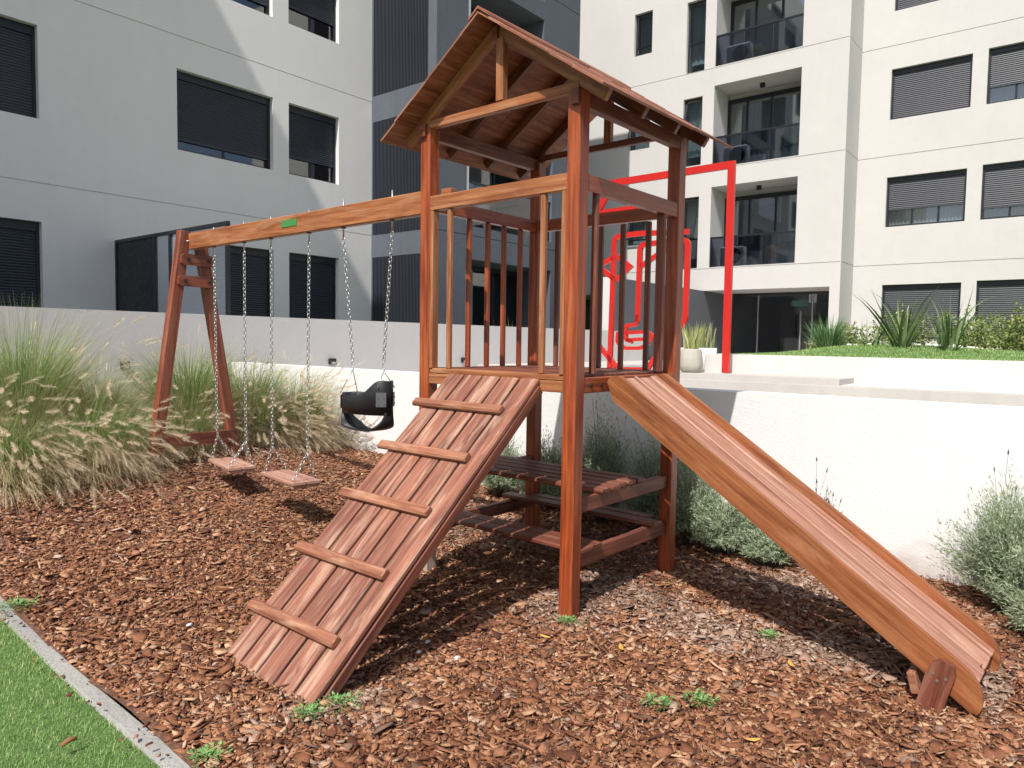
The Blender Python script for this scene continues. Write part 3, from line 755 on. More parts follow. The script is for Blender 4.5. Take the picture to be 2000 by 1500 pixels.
def curtain(parent, f, a, b, c, d, dep, mat=None, pleat=.09, amp=.025):
    m = MB(); n = max(6, int((b - a) / pleat) * 6); r = random.Random(int(a * 1000 + c * 77)); ph = r.random() * 6
    pts = []
    for i in range(n + 1):
        s = a + (b - a) * i / n; k = s / pleat * 2 * math.pi + 1.3 * math.sin(s * 5 + ph)
        pts.append((s, dep + amp * math.sin(k)))
    for (s0, d0), (s1, d1) in zip(pts, pts[1:]): m.face((f(s0, c, d0), f(s1, c, d1), f(s1, d, d1), f(s0, d, d0)), sm=True)
    return m.build("curtain", mat or M_CURT, parent)
def window(root, f, a, b, c, d, dep=.13, open_=0.0, shut=M_SHUT_D, curt=False, mull=2, pitch=.045, box=.14, fsz=.045):
    """roller-shutter window: frame, glass, shutter with real slats; open_ = height of the gap below the shutter"""
    m = MB(); fr = dep - .02
    for q in ((a, a + fsz, c, d), (b - fsz, b, c, d)): fbox(m, f, *q, fr, dep + .06)
    for q in ((a + fsz, b - fsz, c, c + fsz), (a + fsz, b - fsz, d - box, d)): fbox(m, f, *q, fr, dep + .06)
    for i in range(1, mull):
        x = a + (b - a) * i / mull; fbox(m, f, x - .025, x + .025, c + fsz, d - box, dep + .035, dep + .055)
    w = m.build("window", M_FRAME, root)
    if open_ > 0 or shut is None:
        m = MB(); m.quad(f(a + .02, c + .02, dep + .045), f(b - .02, c + .02, dep + .045), f(b - .02, d - .02, dep + .045), f(a + .02, d - .02, dep + .045)); m.build("glass", G_WIN, w)
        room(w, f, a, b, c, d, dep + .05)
        if curt: curtain(w, f, a + .03, b - .03, c + .03, d - .05, dep + .22)
    if shut is not None:
        m = MB(); z = d - box; zb = c + open_ + (.0 if open_ else fsz); dd = dep + .0
        n = max(1, round((z - zb) / pitch)); p = (z - zb) / n; ca, cb = a + fsz, b - fsz
        for i in range(n):
            z0 = zb + p * i
            pr = [(z0, dd + .016), (z0 + p * .12, dd + .004), (z0 + p * .5, dd - .001), (z0 + p * .82, dd + .004), (z0 + p * .90, dd + .016), (z0 + p, dd + .016)]
            for (q0, e0), (q1, e1) in zip(pr, pr[1:]): m.face((f(ca, q0, e0), f(cb, q0, e0), f(cb, q1, e1), f(ca, q1, e1)), sm=False)
        if open_: fbox(m, f, ca, cb, zb - .03, zb, dd - .004, dd + .02)
        m.build("shutter", shut, w)
        if open_ == 0: m = MB(); m.quad(f(a, c, dep + .05), f(b, c, dep + .05), f(b, d, dep + .05), f(a, d, dep + .05)); m.build("backing", M_FRAME, w)
    return w

# ---- left building: long wall facing the playground
ZT = 19.5
lb = empty("apartment_building", B(1, 11, .6), "pale grey apartment block on the left with dark roller shutters, half in shade", "building")
f = FV(11.0); LWIN = []
for (a, b, zs) in ((3.52, 5.46, (-1, 0, 1)), (5.82, 7.07, (-1, 0, 1)), (-.60, 1.34, (-1, 0, 1)), (-3.4, -1.6, (-1, 0, 1))):
    for k in zs:
        z0, z1 = {-1: (1.50, 3.16), 0: (4.745, 6.17), 1: (7.73, 9.15)}[k]
        LWIN.append((a, b, z0, z1, k))
for k in range(2, 5):
    for (a, b) in ((3.52, 5.46), (5.82, 7.07), (-.60, 1.34)): LWIN.append((a, b, 7.73 + 2.98 * (k - 1), 9.15 + 2.98 * (k - 1), k))
holes = [(a, b, c, d, .20, False) for a, b, c, d, k in LWIN] + [groove(-9, 7.98, 3.76 + 2.98 * i) for i in range(5)]
m = MB(); facade(m, f, -9, 7.98, .0, ZT, holes)
m.quad(B(-9, 11, ZT), B(7.98, 11, ZT), B(7.98, 22, ZT), B(-9, 22, ZT)); m.quad(B(-9, 11, 0), B(-9, 22, 0), B(-9, 22, ZT), B(-9, 11, ZT)); m.quad(B(-9, 22, 0), B(7.98, 22, 0), B(7.98, 22, ZT), B(-9, 22, ZT))
m.build("wall", S_LEFT, lb)
for a, b, c, d, k in LWIN:
    if k > 1: window(lb, f, a, b, c, d, mull=1, pitch=.2); continue
    op = {(3.52, 0): .23, (5.82, 0): .40, (5.82, 1): .42, (3.52, 1): .25, (4.55, -1): 0}.get((a, k), 0)
    window(lb, f, a, b, c, d, open_=op)
# terrace screen fixed to the wall: dark mesh panel and pale glass panels
scr = MB(); u0, v0s = 2.42, 11.0
fr = lambda s, z, d: B(2.42 + d, s, z)                    # return facing -U
top = lambda v: 2.95
sc = empty("terrace_screen", B(2.6, 10.4, 1.0), "dark framed mesh and hazy glass terrace screen standing out from the grey facade", "screen")
SZ = 2.95; fs = lambda s_, z, d: B(2.42 + d, s_, z)
m = MB()
for v_ in (10.97, 9.59, 9.09, 7.46): fbox(m, fs, v_ - .025, v_ + .025, .95, SZ, 0, .05)
fbox(m, fs, 7.43, 10.99, SZ, SZ + .05, 0, .05)
m.build("screen_frame", M_FRAME, sc)
g_ = NG("dark_mesh_fabric"); oc = g_.coord("Object"); nz_ = g_.noise(oc, 1.6, 2, .5, 1.2)
sn_ = g_.new("ShaderNodeMath", operation='SINE'); ml_ = g_.new("ShaderNodeMath", operation='MULTIPLY'); g_.L(nz_, ml_.inputs[0]); ml_.inputs[1].default_value = 60; g_.L(ml_.outputs[0], sn_.inputs[0])
g_.set(Base_Color=g_.ramp(sn_.outputs[0], [(.3, (.012, .013, .018)), (1, (.030, .031, .038))]), Roughness=.6)
m = MB(); fbox(m, fs, 9.615, 10.945, .95, SZ, .02, .03); m.build("mesh_panel", g_.m, sc)
gg = NG("hazy_terrace_glass"); tr_ = gg.new("ShaderNodeBsdfTransparent"); tr_.inputs[0].default_value = (.85, .9, .97, 1); mx_ = gg.new("ShaderNodeMixShader"); mx_.inputs[0].default_value = .42
gg.set(Base_Color=(.26, .30, .36), Roughness=.25); gg.L(tr_.outputs[0], mx_.inputs[1]); gg.L(gg.b.outputs[0], mx_.inputs[2]); gg.L(mx_.outputs[0], gg.out.inputs[0])
for a_, b_ in ((9.115, 9.565), (7.485, 9.065)): m = MB(); m.quad(fs(a_, .95, .03), fs(b_, .95, .03), fs(b_, SZ, .03), fs(a_, SZ, .03)); m.build("glass_panel", gg.m, sc)

# ---- slate volume
sb = empty("apartment_building", B(8.4, 9.4, .6), "slate blue rendered stair block with vertical louvre panels behind the play tower", "building")
SU, SV, SR, ST = 7.984, 8.96, 13.27, 15.0
f = FU(SU); fins = [(9.21, 10.96, .6, 3.26), (9.21, 10.96, 3.76, 6.28), (9.21, 10.96, 6.85, 9.26), (9.21, 10.96, 9.8, 12.2)]
m = MB(); facade(m, f, SV, 11.0, .0, ST, [(a, b, c, d, .10, True) for a, b, c, d in fins])
f2 = FV(SV)
opn = [(8.95, 12.15, .95, 3.22), (8.95, 12.15, 3.95, 6.13), (8.95, 11.70, 6.72, 9.30), (8.95, 11.7, 9.72, 12.2)]
facade(m, f2, SU, SR, .0, ST, [(a, b, c, d, 1.1, False) for a, b, c, d in opn] + [groove(SU, SR, 3.74), groove(SU, SR, 6.60), groove(SU, SR, 9.95)])
m.quad(B(SU, SV, ST), B(SR, SV, ST), B(SR, 16, ST), B(SU, 16, ST)); m.quad(B(SR, SV, 0), B(SR, 16, 0), B(SR, 16, ST), B(SR, SV, ST)); m.quad(B(SU, 11, 11), B(SU, 16, 11), B(SU, 16, ST), B(SU, 11, ST))
m.build("wall", S_SLATE, sb)
for a, b, c, d in fins:
    m = MB(); n = 38; p = (b - a) / n
    for i in range(n): fbox(m, f, a + p * (i + .28), a + p * (i + .72), c + .005, d - .005, -.004, .075)
    m.build("louvre_panel", M_FIN, sb)
    m = MB(); m.quad(f(a, c, .095), f(b, c, .095), f(b, d, .095), f(a, d, .095)); m.build("backing", M_FINB, sb)
for i, (a, b, c, d) in enumerate(opn):
    m = MB(); fbox(m, f2, a, a + .07, c, d, 1.0, 1.1); fbox(m, f2, a, b, d - .10, d, 1.0, 1.1)
    for k in range(1, 3): x = a + (b - a) * k / 3; fbox(m, f2, x - .03, x + .03, c, d - .1, 1.02, 1.08)
    w = m.build("window", M_FRAME, sb)
    m = MB(); m.quad(f2(a, c, 1.05), f2(b, c, 1.05), f2(b, d, 1.05), f2(a, d, 1.05)); m.build("glass", G_WIN, w)
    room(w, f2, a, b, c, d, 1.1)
    if i == 0:
        m = MB(); fbox(m, f2, a + .01, a + .10, c, d - .28, .02, .12); m.build("door_jamb", S_GREY, w)
        curtain(w, f2, a + .12, a + 1.25, c, d - .12, .9, M_CURTG, .12, .03)
    if i in (1, 2):
        m = MB(); fbox(m, f2, a, a + .09, c, d, .02, .10); m.build("light_jamb", S_LEFT, w)
        m = MB(); m.quad(f2(a, c, .06), f2(b, c, .06), f2(b, c + .95, .06), f2(a, c + .95, .06)); r_ = m.build("balustrade", G_RAIL, sb)
        m = MB(); fbox(m, f2, a, b, c + .95, c + 1.0, .04, .08); m.build("handrail", M_FRAME, r_)
m = MB(); fbox(m, f2, 9.05, 12.1, 3.95, 4.32, .20, .26); m.build("louvre_box", M_SHUT_D, sb)

# ---- right building
rbld = empty("apartment_building", B(18.5, 5, .6), "sunlit warm white apartment block on the right with balconies and grey shutters", "building")
f = FU(18.0); fr2 = FU(19.3); fz = 3.035
balc = [(4.73, 7.27, 3.735, 6.14), (4.73, 7.27, 6.715, 9.13), (4.73, 7.27, 9.69, 12.1)]
smallw = [(9.40, 10.15, 4.58, 5.43), (9.40, 10.15, 7.64, 9.02), (9.40, 10.04, 10.60, 11.92)]
tallw = [(7.66, 8.24, 3.73, 5.91), (7.64, 8.26, 6.86, 8.91), (7.61, 8.22, 9.67, 11.8)]
holes = [(a, b, c, d, 1.15, False) for a, b, c, d in balc] + [(a, b, c, d, .18, False) for a, b, c, d in smallw + tallw] + [groove(3.5, 15, 3.70), groove(3.5, 15, 6.68), groove(3.5, 15, 9.655)]
RT = 19.0
m = MB(); facade(m, f, 3.5, 15.0, fz, RT, holes)
m.quad(B(18, 3.5, fz), B(18, 15, fz), B(20.6, 15, fz), B(20.6, 3.5, fz))                      # soffit over the entrance
fside = lambda s, z, d: B(s, 3.5 + d, z)
facade(m, fside, 18.0, 19.3, 0, RT, [groove(18, 19.3, 3.70), groove(18, 19.3, 6.68), groove(18, 19.3, 9.655)])
m.quad(B(18, 3.5, RT), B(18, 15, RT), B(28, 15, RT), B(28, 3.5, RT)); m.quad(B(28, -12, 0), B(28, 15, 0), B(28, 15, RT), B(28, -12, RT))
m.quad(B(18, 15, fz), B(28, 15, fz), B(28, 15, RT), B(18, 15, RT))
m.quad(B(18.0, 3.5, 0), B(18, 3.77, 0), B(18, 3.77, fz), B(18, 3.5, fz)); m.quad(B(18, 3.77, 0), B(19.75, 3.77, 0), B(19.75, 3.77, fz), B(18, 3.77, fz))
m.build("wall", S_RIGHT, rbld)
# right wing
rw = []
for k, (zz0, zz1) in enumerate(((1.62, 3.13), (4.72, 6.08), (7.64, 9.0), (10.55, 11.95))):
    rw += [(.84, 2.73, zz0, zz1, k), (-1.35, .50, zz0, zz1 + (.04 if k else .03), k), (-4.3, -2.4, zz0, zz1, k)]
m = MB(); facade(m, fr2, -12, 3.5, 0, RT, [(a, b, c, d, .18, False) for a, b, c, d, k in rw] + [groove(-12, 3.5, 3.68), groove(-12, 3.5, 6.66), groove(-12, 3.5, 9.63)])
m.quad(B(19.3, -12, RT), B(19.3, 3.5, RT), B(28, 3.5, RT), B(28, -12, RT)); m.quad(B(19.3, -12, 0), B(28, -12, 0), B(28, -12, RT), B(19.3, -12, RT))
m.build("wall", S_RIGHT, rbld)
for a, b, c, d, k in rw:
    op = {(.84, 1): .50, (-1.35, 1): .32, (-1.35, 2): .46}.get((a, k), 0)
    window(rbld, fr2, a, b, c, d, .12, op, M_SHUT_L, op > 0, 3, .052, .13, .055)
for a, b, c, d in tallw + smallw:
    small = b < 9.9 and False
    m = MB(); e = .045
    for q in ((a, a + e, c, d), (b - e, b, c, d), (a + e, b - e, c, c + e), (a + e, b - e, d - e, d)): fbox(m, f, *q, .12, .17)
    tall = (d - c) > 1.6
    mid = c + (d - c) * (.42 if tall else .22)
    fbox(m, f, a + e, b - e, mid - .025, mid + .025, .12, .17)
    w = m.build("window", M_FRAME, rbld)
    m = MB(); m.quad(f(a, c, .15), f(b, c, .15), f(b, mid, .15), f(a, mid, .15)); m.build("glass", G_WINR, w)
    opn_ = .0 if c > 9.5 else .30
    m = MB(); m.quad(f(a + e, d - e, .12), f(b - e, d - e, .12), f(b - e, mid, .12 - opn_), f(a + e, mid, .12 - opn_)); m.build("glass", G_WINR, w)
    if opn_:
        m = MB()
        for x0, x1 in ((a + e, a + e + .035), (b - e - .035, b - e)): m.board(f((x0 + x1) / 2, d - e, .125), f((x0 + x1) / 2, mid, .115 - opn_), .03, .035, E1)
        m.board(f(a + e, mid, .115 - opn_), f(b - e, mid, .115 - opn_), .035, .035); m.build("sash", M_FRAME, w)
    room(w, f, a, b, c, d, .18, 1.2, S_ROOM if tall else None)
    curtain(w, f, a + .02, b - .02, c + (.0 if not tall else .35), d - .03, .40, M_SKYTINT if not tall else (M_CURT if c < 6 else M_SKYTINT), .14, .012)  # added sheets behind the panes, their pale colour imitating reflected sky
for i, (a, b, c, d) in enumerate(balc):
    w_mull = (4.73 + .95, 4.73 + 1.75) if i != 1 else (5.05, 5.9, 6.65)
    m = MB(); z1 = d - .28
    fbox(m, f, a, b, z1, z1 + .12, 1.05, 1.15); fbox(m, f, a, a + .06, c, z1, 1.05, 1.12); fbox(m, f, b - .10, b, c, z1, 1.05, 1.12)
    for x in w_mull: fbox(m, f, x - .03, x + .03, c, z1, 1.05, 1.12)
    w = m.build("balcony_door", M_FRAME, rbld)
    m = MB(); m.quad(f(a, z1 + .12, 1.15), f(b, z1 + .12, 1.15), f(b, d, 1.15), f(a, d, 1.15)); m.build("lintel", S_RIGHT, w)
    m = MB(); m.quad(f(a, c, 1.09), f(b, c, 1.09), f(b, z1, 1.09), f(a, z1, 1.09)); m.build("glass", G_WINR, w)
    room(w, f, a, b, c, z1 + .02, 1.16, 1.3, S_ROOM)
    if i == 1: curtain(w, f, a + .05, b - .15, c, z1, 1.3, M_CURTG, .16, .035)
    if i == 0: curtain(w, f, a + .05, a + 1.0, c, z1, 1.3, M_CURTG, .13, .03)
    m = MB(); g0 = .05
    for k in range(3):
        q0, q1 = a + (b - a) * k / 3 + .004, a + (b - a) * (k + 1) / 3 - .004
        fbox(m, f, q0, q1, c + .02, c + .86, g0, g0 + .01)
    bl = m.build("balustrade", G_RAIL, rbld)
    m = MB(); fbox(m, f, a, b, c + .86, c + .91, g0 - .02, g0 + .03); fbox(m, f, b - .03, b - .001, c, c + .86, g0 - .02, g0 + .03); m.build("handrail", M_FRAME, bl)
    m = MB(); m.disc(f((a + b) / 2 + .05, d, .62), (0, 0, -1), .075, .11, 16); m.build("ceiling_lamp", M_FRAME, rbld)
    # air conditioner standing on the balcony
    p0 = f(b - .62, c, .45)
    ac = empty("air_conditioner", p0, ("white outdoor air conditioner unit on the lowest balcony", "white outdoor air conditioner unit on the middle balcony, topped by a roof eave in view", "white outdoor air conditioner unit on the top balcony")[i], "air conditioner", "outdoor units on the balconies")
    if i == 1: ac["label"] = "white outdoor air conditioner unit on the middle balcony"
    m = MB(); fbox(m, f, b - .92, b - .22, c + .06, c + .62, .30, .58); cs = m.build("casing", M_AC, ac)
    m = MB(); cc = f(b - .64, c + .34, .297)
    for k in range(5): rr = .05 + .045 * k; m.tube([cc + E2 * math.cos(t) * rr + Vector((0, 0, math.sin(t) * rr)) for t in [2 * math.pi * j / 20 for j in range(20)]], .006, 4, closed=True)
    m.disc(cc + E1 * .002, -E1, .24, .001, 24); m.build("fan_grille", M_FRAME, ac)
# ground-floor recess: slate wing wall, lobby glazing, dark inner walls
m = MB(); wx0, wx1 = 12.6, 19.75
m.box(wx0, wx1, 7.41, 7.62, .3, fz - .003, f=lambda u, v, z: B(u, v, z)); m.build("entrance_wall", stucco("dark_grey_render", (.105, .11, .125), .3, 30, .08, .2), rbld)
m = MB(); m.box(wx0 - .03, wx0 - .003, 7.38, 7.66, .3, fz - .003, f=lambda u, v, z: B(u, v, z)); m.build("wall_end", S_GREY, rbld)
ge = FU(19.6)
m = MB(); m.quad(ge(3.77, .9, 0), ge(7.41, .9, 0), ge(7.41, fz, 0), ge(3.77, fz, 0)); lob = m.build("lobby_glazing", G_DOOR, rbld)
m = MB()
for v in (6.30, 4.66): fbox(m, ge, v - .018, v + .018, .9, fz - .08, -.02, .02)
fbox(m, ge, 4.55, 4.62, fz - .34, fz - .08, -.03, .03); fbox(m, ge, 4.70, 4.77, fz - .34, fz - .08, -.03, .03)
m.build("door_edge", M_STEELB, lob)
m = MB(); m.tube([ge(4.98, 1.15, -.06), ge(4.98, 2.45, -.06)], .028, 10); m.build("handle", M_STEELB, lob)
m = MB(); fbox(m, ge, 4.95, 5.45, 2.62, 2.80, .5, .53); m.build("exit_light", plain("green_sign_plate", (.10, .28, .20), .4), lob)
m = MB(); mm_ = lambda u, v, z: B(u, v, z)
m.box(19.7, 25, 3.78, 7.40, .85, .9, f=mm_); m.box(24.9, 25, 3.78, 7.4, .9, fz, f=mm_); m.box(19.7, 25, 3.70, 3.78, .9, fz, f=mm_); m.box(19.7, 25, 7.40, 7.5, .9, fz, f=mm_); m.box(19.7, 25, 3.78, 7.4, fz, fz + .1, f=mm_)
m.build("lobby_room", plain("grey_lobby_paint", (.22, .22, .23), .7), rbld)
m = MB(); m.box(21.0, 21.6, 3.8, 4.7, .9, 1.75, f=mm_); m.box(22.5, 22.7, 5.4, 6.0, .9, fz, f=mm_); m.build("lobby_desk", plain("pale_desk", (.30, .30, .31), .5), rbld)
# left part of the recess, seen between the balusters
m = MB(); g3 = FU(20.4); m.quad(g3(7.62, .3, 0), g3(15, .3, 0), g3(15, fz, 0), g3(7.62, fz, 0)); m.build("recess_back", plain("navy_glazed_wall", (.022, .026, .05), .2), rbld)
m = MB(); g4 = FU(18.6); fbox(m, g4, 10.3, 11.35, .3, 2.95, 0, .08); m.build("pale_panel", S_GREY, rbld)

# ---- tall block outside the frame, whose shadow crosses the left facade
ob = empty("apartment_building", B(-9, 9, 0), "tall white apartment wing standing out of frame to the left", "building")
m = MB(); f = FU(-12.0)
ox0, ox1, ovA, ovB, oz = -12.5, -6.0, 7.1, 10.98, 22.28
facade(m, lambda s, z, d: B(s, ovA + d, z), ox0, ox1, 0, oz, [(-11.5 + 2.2 * i, -10.2 + 2.2 * i, 1.6 + 3 * k, 3.0 + 3 * k, .2, True) for i in range(3) for k in range(6)])
m.quad(B(ox1, ovA, 0), B(ox1, ovB, 0), B(ox1, ovB, oz), B(ox1, ovA, oz)); m.quad(B(ox0, ovA, 0), B(ox0, ovB, 0), B(ox0, ovB, oz), B(ox0, ovA, oz)); m.quad(B(ox0, ovB, 0), B(ox1, ovB, 0), B(ox1, ovB, oz), B(ox0, ovB, oz))
m.quad(B(ox0, ovA, oz), B(ox1, ovA, oz), B(ox1, ovB, oz), B(ox0, ovB, oz))
m.build("wall", S_LEFT, ob)

# ------------------------------------------------------------------ garden walls
m = MB(); m.box(2.10, 2.30, -9, 7.20, -.4, 1.062)
rwall = m.build("retaining_wall", S_WHITE); tag(rwall, "long rough white plastered retaining wall behind the slide", "wall")
pw_ = empty("parapet_wall", B(3, 8, .3), "smooth pale grey parapet wall in front of the left building", "wall")
m = MB(); m.box(-8, 14.2, 7.25, 7.40, -.3, 1.698, f=lambda u, v, z: B(u, v, z)); m.build("wall", S_GREY, pw_)
for (u, z, w_) in ((.955, 1.04, .085), (4.03, 1.05, .10), (7.03, 1.04, .09)):
    m = MB(); m.box(u - w_ / 2, u + w_ / 2, 7.18, 7.25, z - .045, z + .045, f=lambda u, v, z: B(u, v, z)); lm = m.build("wall_lamp", M_FRAME, pw_)
    m = MB(); m.box(u - w_ / 2 + .012, u + w_ / 2 - .012, 7.176, 7.18, z - .04, z - .005, f=lambda u, v, z: B(u, v, z)); m.build("diffuser", M_SOFFIT, lm)
def slab(name, u0, u1, v0, v1, z0, z1, mat, label, cat=None):
    m = MB(); m.box(u0, u1, v0, v1, z0, z1, f=lambda u, v, z: B(u, v, z)); o = m.build(name, mat)
    return tag(o, label, cat, None, None if cat else "structure")
slab("terrace_floor", 2.33, 7.10, -12, 7.24, .55, .72, S_CONC, "lower concrete terrace floor behind the white wall")
slab("terrace_floor", 7.50, 19.5, 3.05, 7.245, .60, .953, S_CONC, "upper paved terrace in front of the entrance")
slab("terrace_floor", 7.50, 8.20, .70, 3.05, .60, .953, S_CONC, "paved ledge in front of the planter")
slab("concrete_step", 7.10, 7.496, -12, 7.24, .3, .872, S_CONC, "long lower concrete step running behind the white wall", "step")
slab("paved_slab", 7.50, 8.20, -1.35, .697, .3, .875, S_PLANT, "pale paving strip at the foot of the planter wall")
pl = empty("planter_wall", B(8.3, 1, .7), "long cream rendered planter wall below the mounded lawn", "wall")
m = MB(); m.box(8.204, 8.40, -12, 2.97, .3, 1.250, f=lambda u, v, z: B(u, v, z)); m.build("wall", S_PLANT, pl)
m = MB(); m.box(8.40, 13.5, 2.85, 3.0, .3, 1.247, f=lambda u, v, z: B(u, v, z)); m.build("side_wall", S_PLANT, pl)
slab("concrete_step", 7.44, 7.499, .70, 7.24, .873, .957, S_CONC, "short upper concrete step edge under the red sculpture", "step")
# mounded lawn in the planter
us = np.linspace(8.41, 19.25, 70); vs = np.linspace(-12, 2.84, 90)
def mound(u, v):
    h = .20 * np.exp(-((u - 10.6) / 1.5) ** 2) * (1 - np.exp(-((2.84 - v) / .9) ** 2)) * np.clip((u - 8.41) / .8, 0, 1) * (.75 + .25 * np.sin(v * 1.3 + .6))
    return 1.235 + h
Ug, Vg = np.meshgrid(us, vs, indexing='ij'); Zg = mound(Ug, Vg); Xg = Ug * E1.x + Vg * E2.x; Yg = Ug * E1.y + Vg * E2.y
nx, ny = len(us), len(vs); i, j = np.meshgrid(np.arange(nx - 1), np.arange(ny - 1), indexing='ij')
q = np.stack([i * ny + j, (i + 1) * ny + j, (i + 1) * ny + j + 1, i * ny + j + 1], -1).reshape(-1); n = (nx - 1) * (ny - 1)
tag(np_mesh("mound_lawn", np.stack([Xg, Yg, Zg], -1).reshape(-1, 3), q, np.arange(n) * 4, None, M_LAWN, smooth=True), "gently mounded lawn inside the planter", None, None, "structure")
n = 26000; u = rng.uniform(8.42, 12.0, n); v = rng.uniform(-2.6, 2.8, n)
P = np.stack([u * E1.x + v * E2.x, u * E1.y + v * E2.y, mound(u, v)], -1); P = P[frustum_mask(P)]; n = len(P)
V, q, _ = ribbons(P, rng.uniform(0, 6.28, n), rng.uniform(0, .6, n), rng.uniform(.02, .04, n), rng.uniform(.005, .009, n), 2, rng.uniform(.2, 1, n), "g", None)
tag(build_quads("mound_grass", [(V, q)], L_LAWN), "short grass covering the planter mound", None, None, "stuff")

# ------------------------------------------------------------------ red line sculpture
sc = empty("red_sculpture", B(7.95, 3.4, .953), "tall bright red steel line sculpture standing on the terrace behind the tower", "sculpture")
def px_on(U, x, y):
    d = fw + rt2 * ((x - 1000) / FPX) - up2 * ((y - 750) / FPX); o = Vector((CX, CY, CH)); t = (U - o.dot(E1)) / d.dot(E1); p = o + d * t
    return p
def flatbar(path, w=.085, t=.06, U=7.93):
    """steel flat bar along (v,z) points, mitred"""
    pts = [Vector((a, b)) for a, b in path]; N = len(pts); Lp, Rp = [], []
    for i in range(N):
        d0 = (pts[i] - pts[i - 1]).normalized() if i else (pts[1] - pts[0]).normalized(); d1 = (pts[i + 1] - pts[i]).normalized() if i < N - 1 else d0
        nrm = Vector((-(d0 + d1).y, (d0 + d1).x)); nrm = nrm.normalized() / max(.4, math.cos(d0.angle(d1) / 2))
        Lp.append(pts[i] + nrm * w / 2); Rp.append(pts[i] - nrm * w / 2)
    m = MB()
    for i in range(N - 1):
        quad = [Lp[i], Lp[i + 1], Rp[i + 1], Rp[i]]
        A = [B(U, a.x, a.y) for a in quad]; Bq = [B(U + t, a.x, a.y) for a in quad]
        m.face(A); m.face(Bq[::-1]); m.face((A[0], Bq[0], Bq[1], A[1])); m.face((A[2], Bq[2], Bq[3], A[3]))
        if i == 0: m.face((A[3], Bq[3], Bq[0], A[0]))
        if i == N - 2: m.face((A[1], Bq[1], Bq[2], A[2]))
    return m
def rnd(path, r=.10, n=5):
    out = [path[0]]
    for a, b, c in zip(path, path[1:], path[2:]):
        A, Bb, Cc = Vector(a), Vector(b), Vector(c); r_ = min(r, (A - Bb).length * .49, (Cc - Bb).length * .49)
        p, q_ = Bb + (A - Bb).normalized() * r_, Bb + (Cc - Bb).normalized() * r_
        for k in range(n + 1): t = k / n; x = p * (1 - t) ** 2 + Bb * 2 * t * (1 - t) + q_ * t * t; out.append((x.x, x.y))
    return out + [path[-1]]
SCULPT = [('frame_bar', [(2.51, 0.963),(2.52, 4.168),(4.629, 4.15),(4.957, 3.651),(3.61, 3.686)], 0, 0.112),('outline_bar', [(4.613, 0.899),(4.573, 3.23),(4.117, 3.246),(3.191, 3.204)], 0.12, 0.085),('outline_bar', [(4.084, 1.769),(4.072, 3.055),(3.592, 3.071),(3.204, 3.075),(3.216, 1.764),(3.399, 1.565)], 0.1, 0.085),('brace_bar', [(4.043, 2.695),(3.725, 2.879),(3.32, 3.1)], 0, 0.08),('hand_bar', [(4.087, 1.881),(4.102, 1.717),(4.309, 1.7),(4.303, 1.464),(4.172, 1.422)], 0.04, 0.062),('hand_bar', [(4.296, 1.578),(3.905, 1.597),(3.788, 1.529),(3.861, 1.426)], 0.03, 0.06),('hand_bar', [(4.292, 1.455),(3.901, 1.477)], 0, 0.06),('hand_bar', [(4.457, 1.595),(4.473, 1.418),(4.329, 1.314),(4.012, 1.32),(3.861, 1.408)], 0.05, 0.06),('diamond_bar', [(4.584, 2.881),(4.881, 2.739),(4.564, 2.503)], 0, 0.08),('diamond_bar', [(4.503, 2.894),(4.258, 2.698),(4.512, 2.483)], 0, 0.08),('foot_bar', [(4.845, 1.35),(4.461, 0.976)], 0, 0.08),('foot_bar', [(4.655, 0.933),(3.886, 0.961),(3.703, 1.223)], 0, 0.08)]
for kind_, path_, rr_, ww_ in SCULPT:
    flatbar(rnd(path_, rr_) if rr_ else path_, ww_).build(kind_, M_RED, sc)

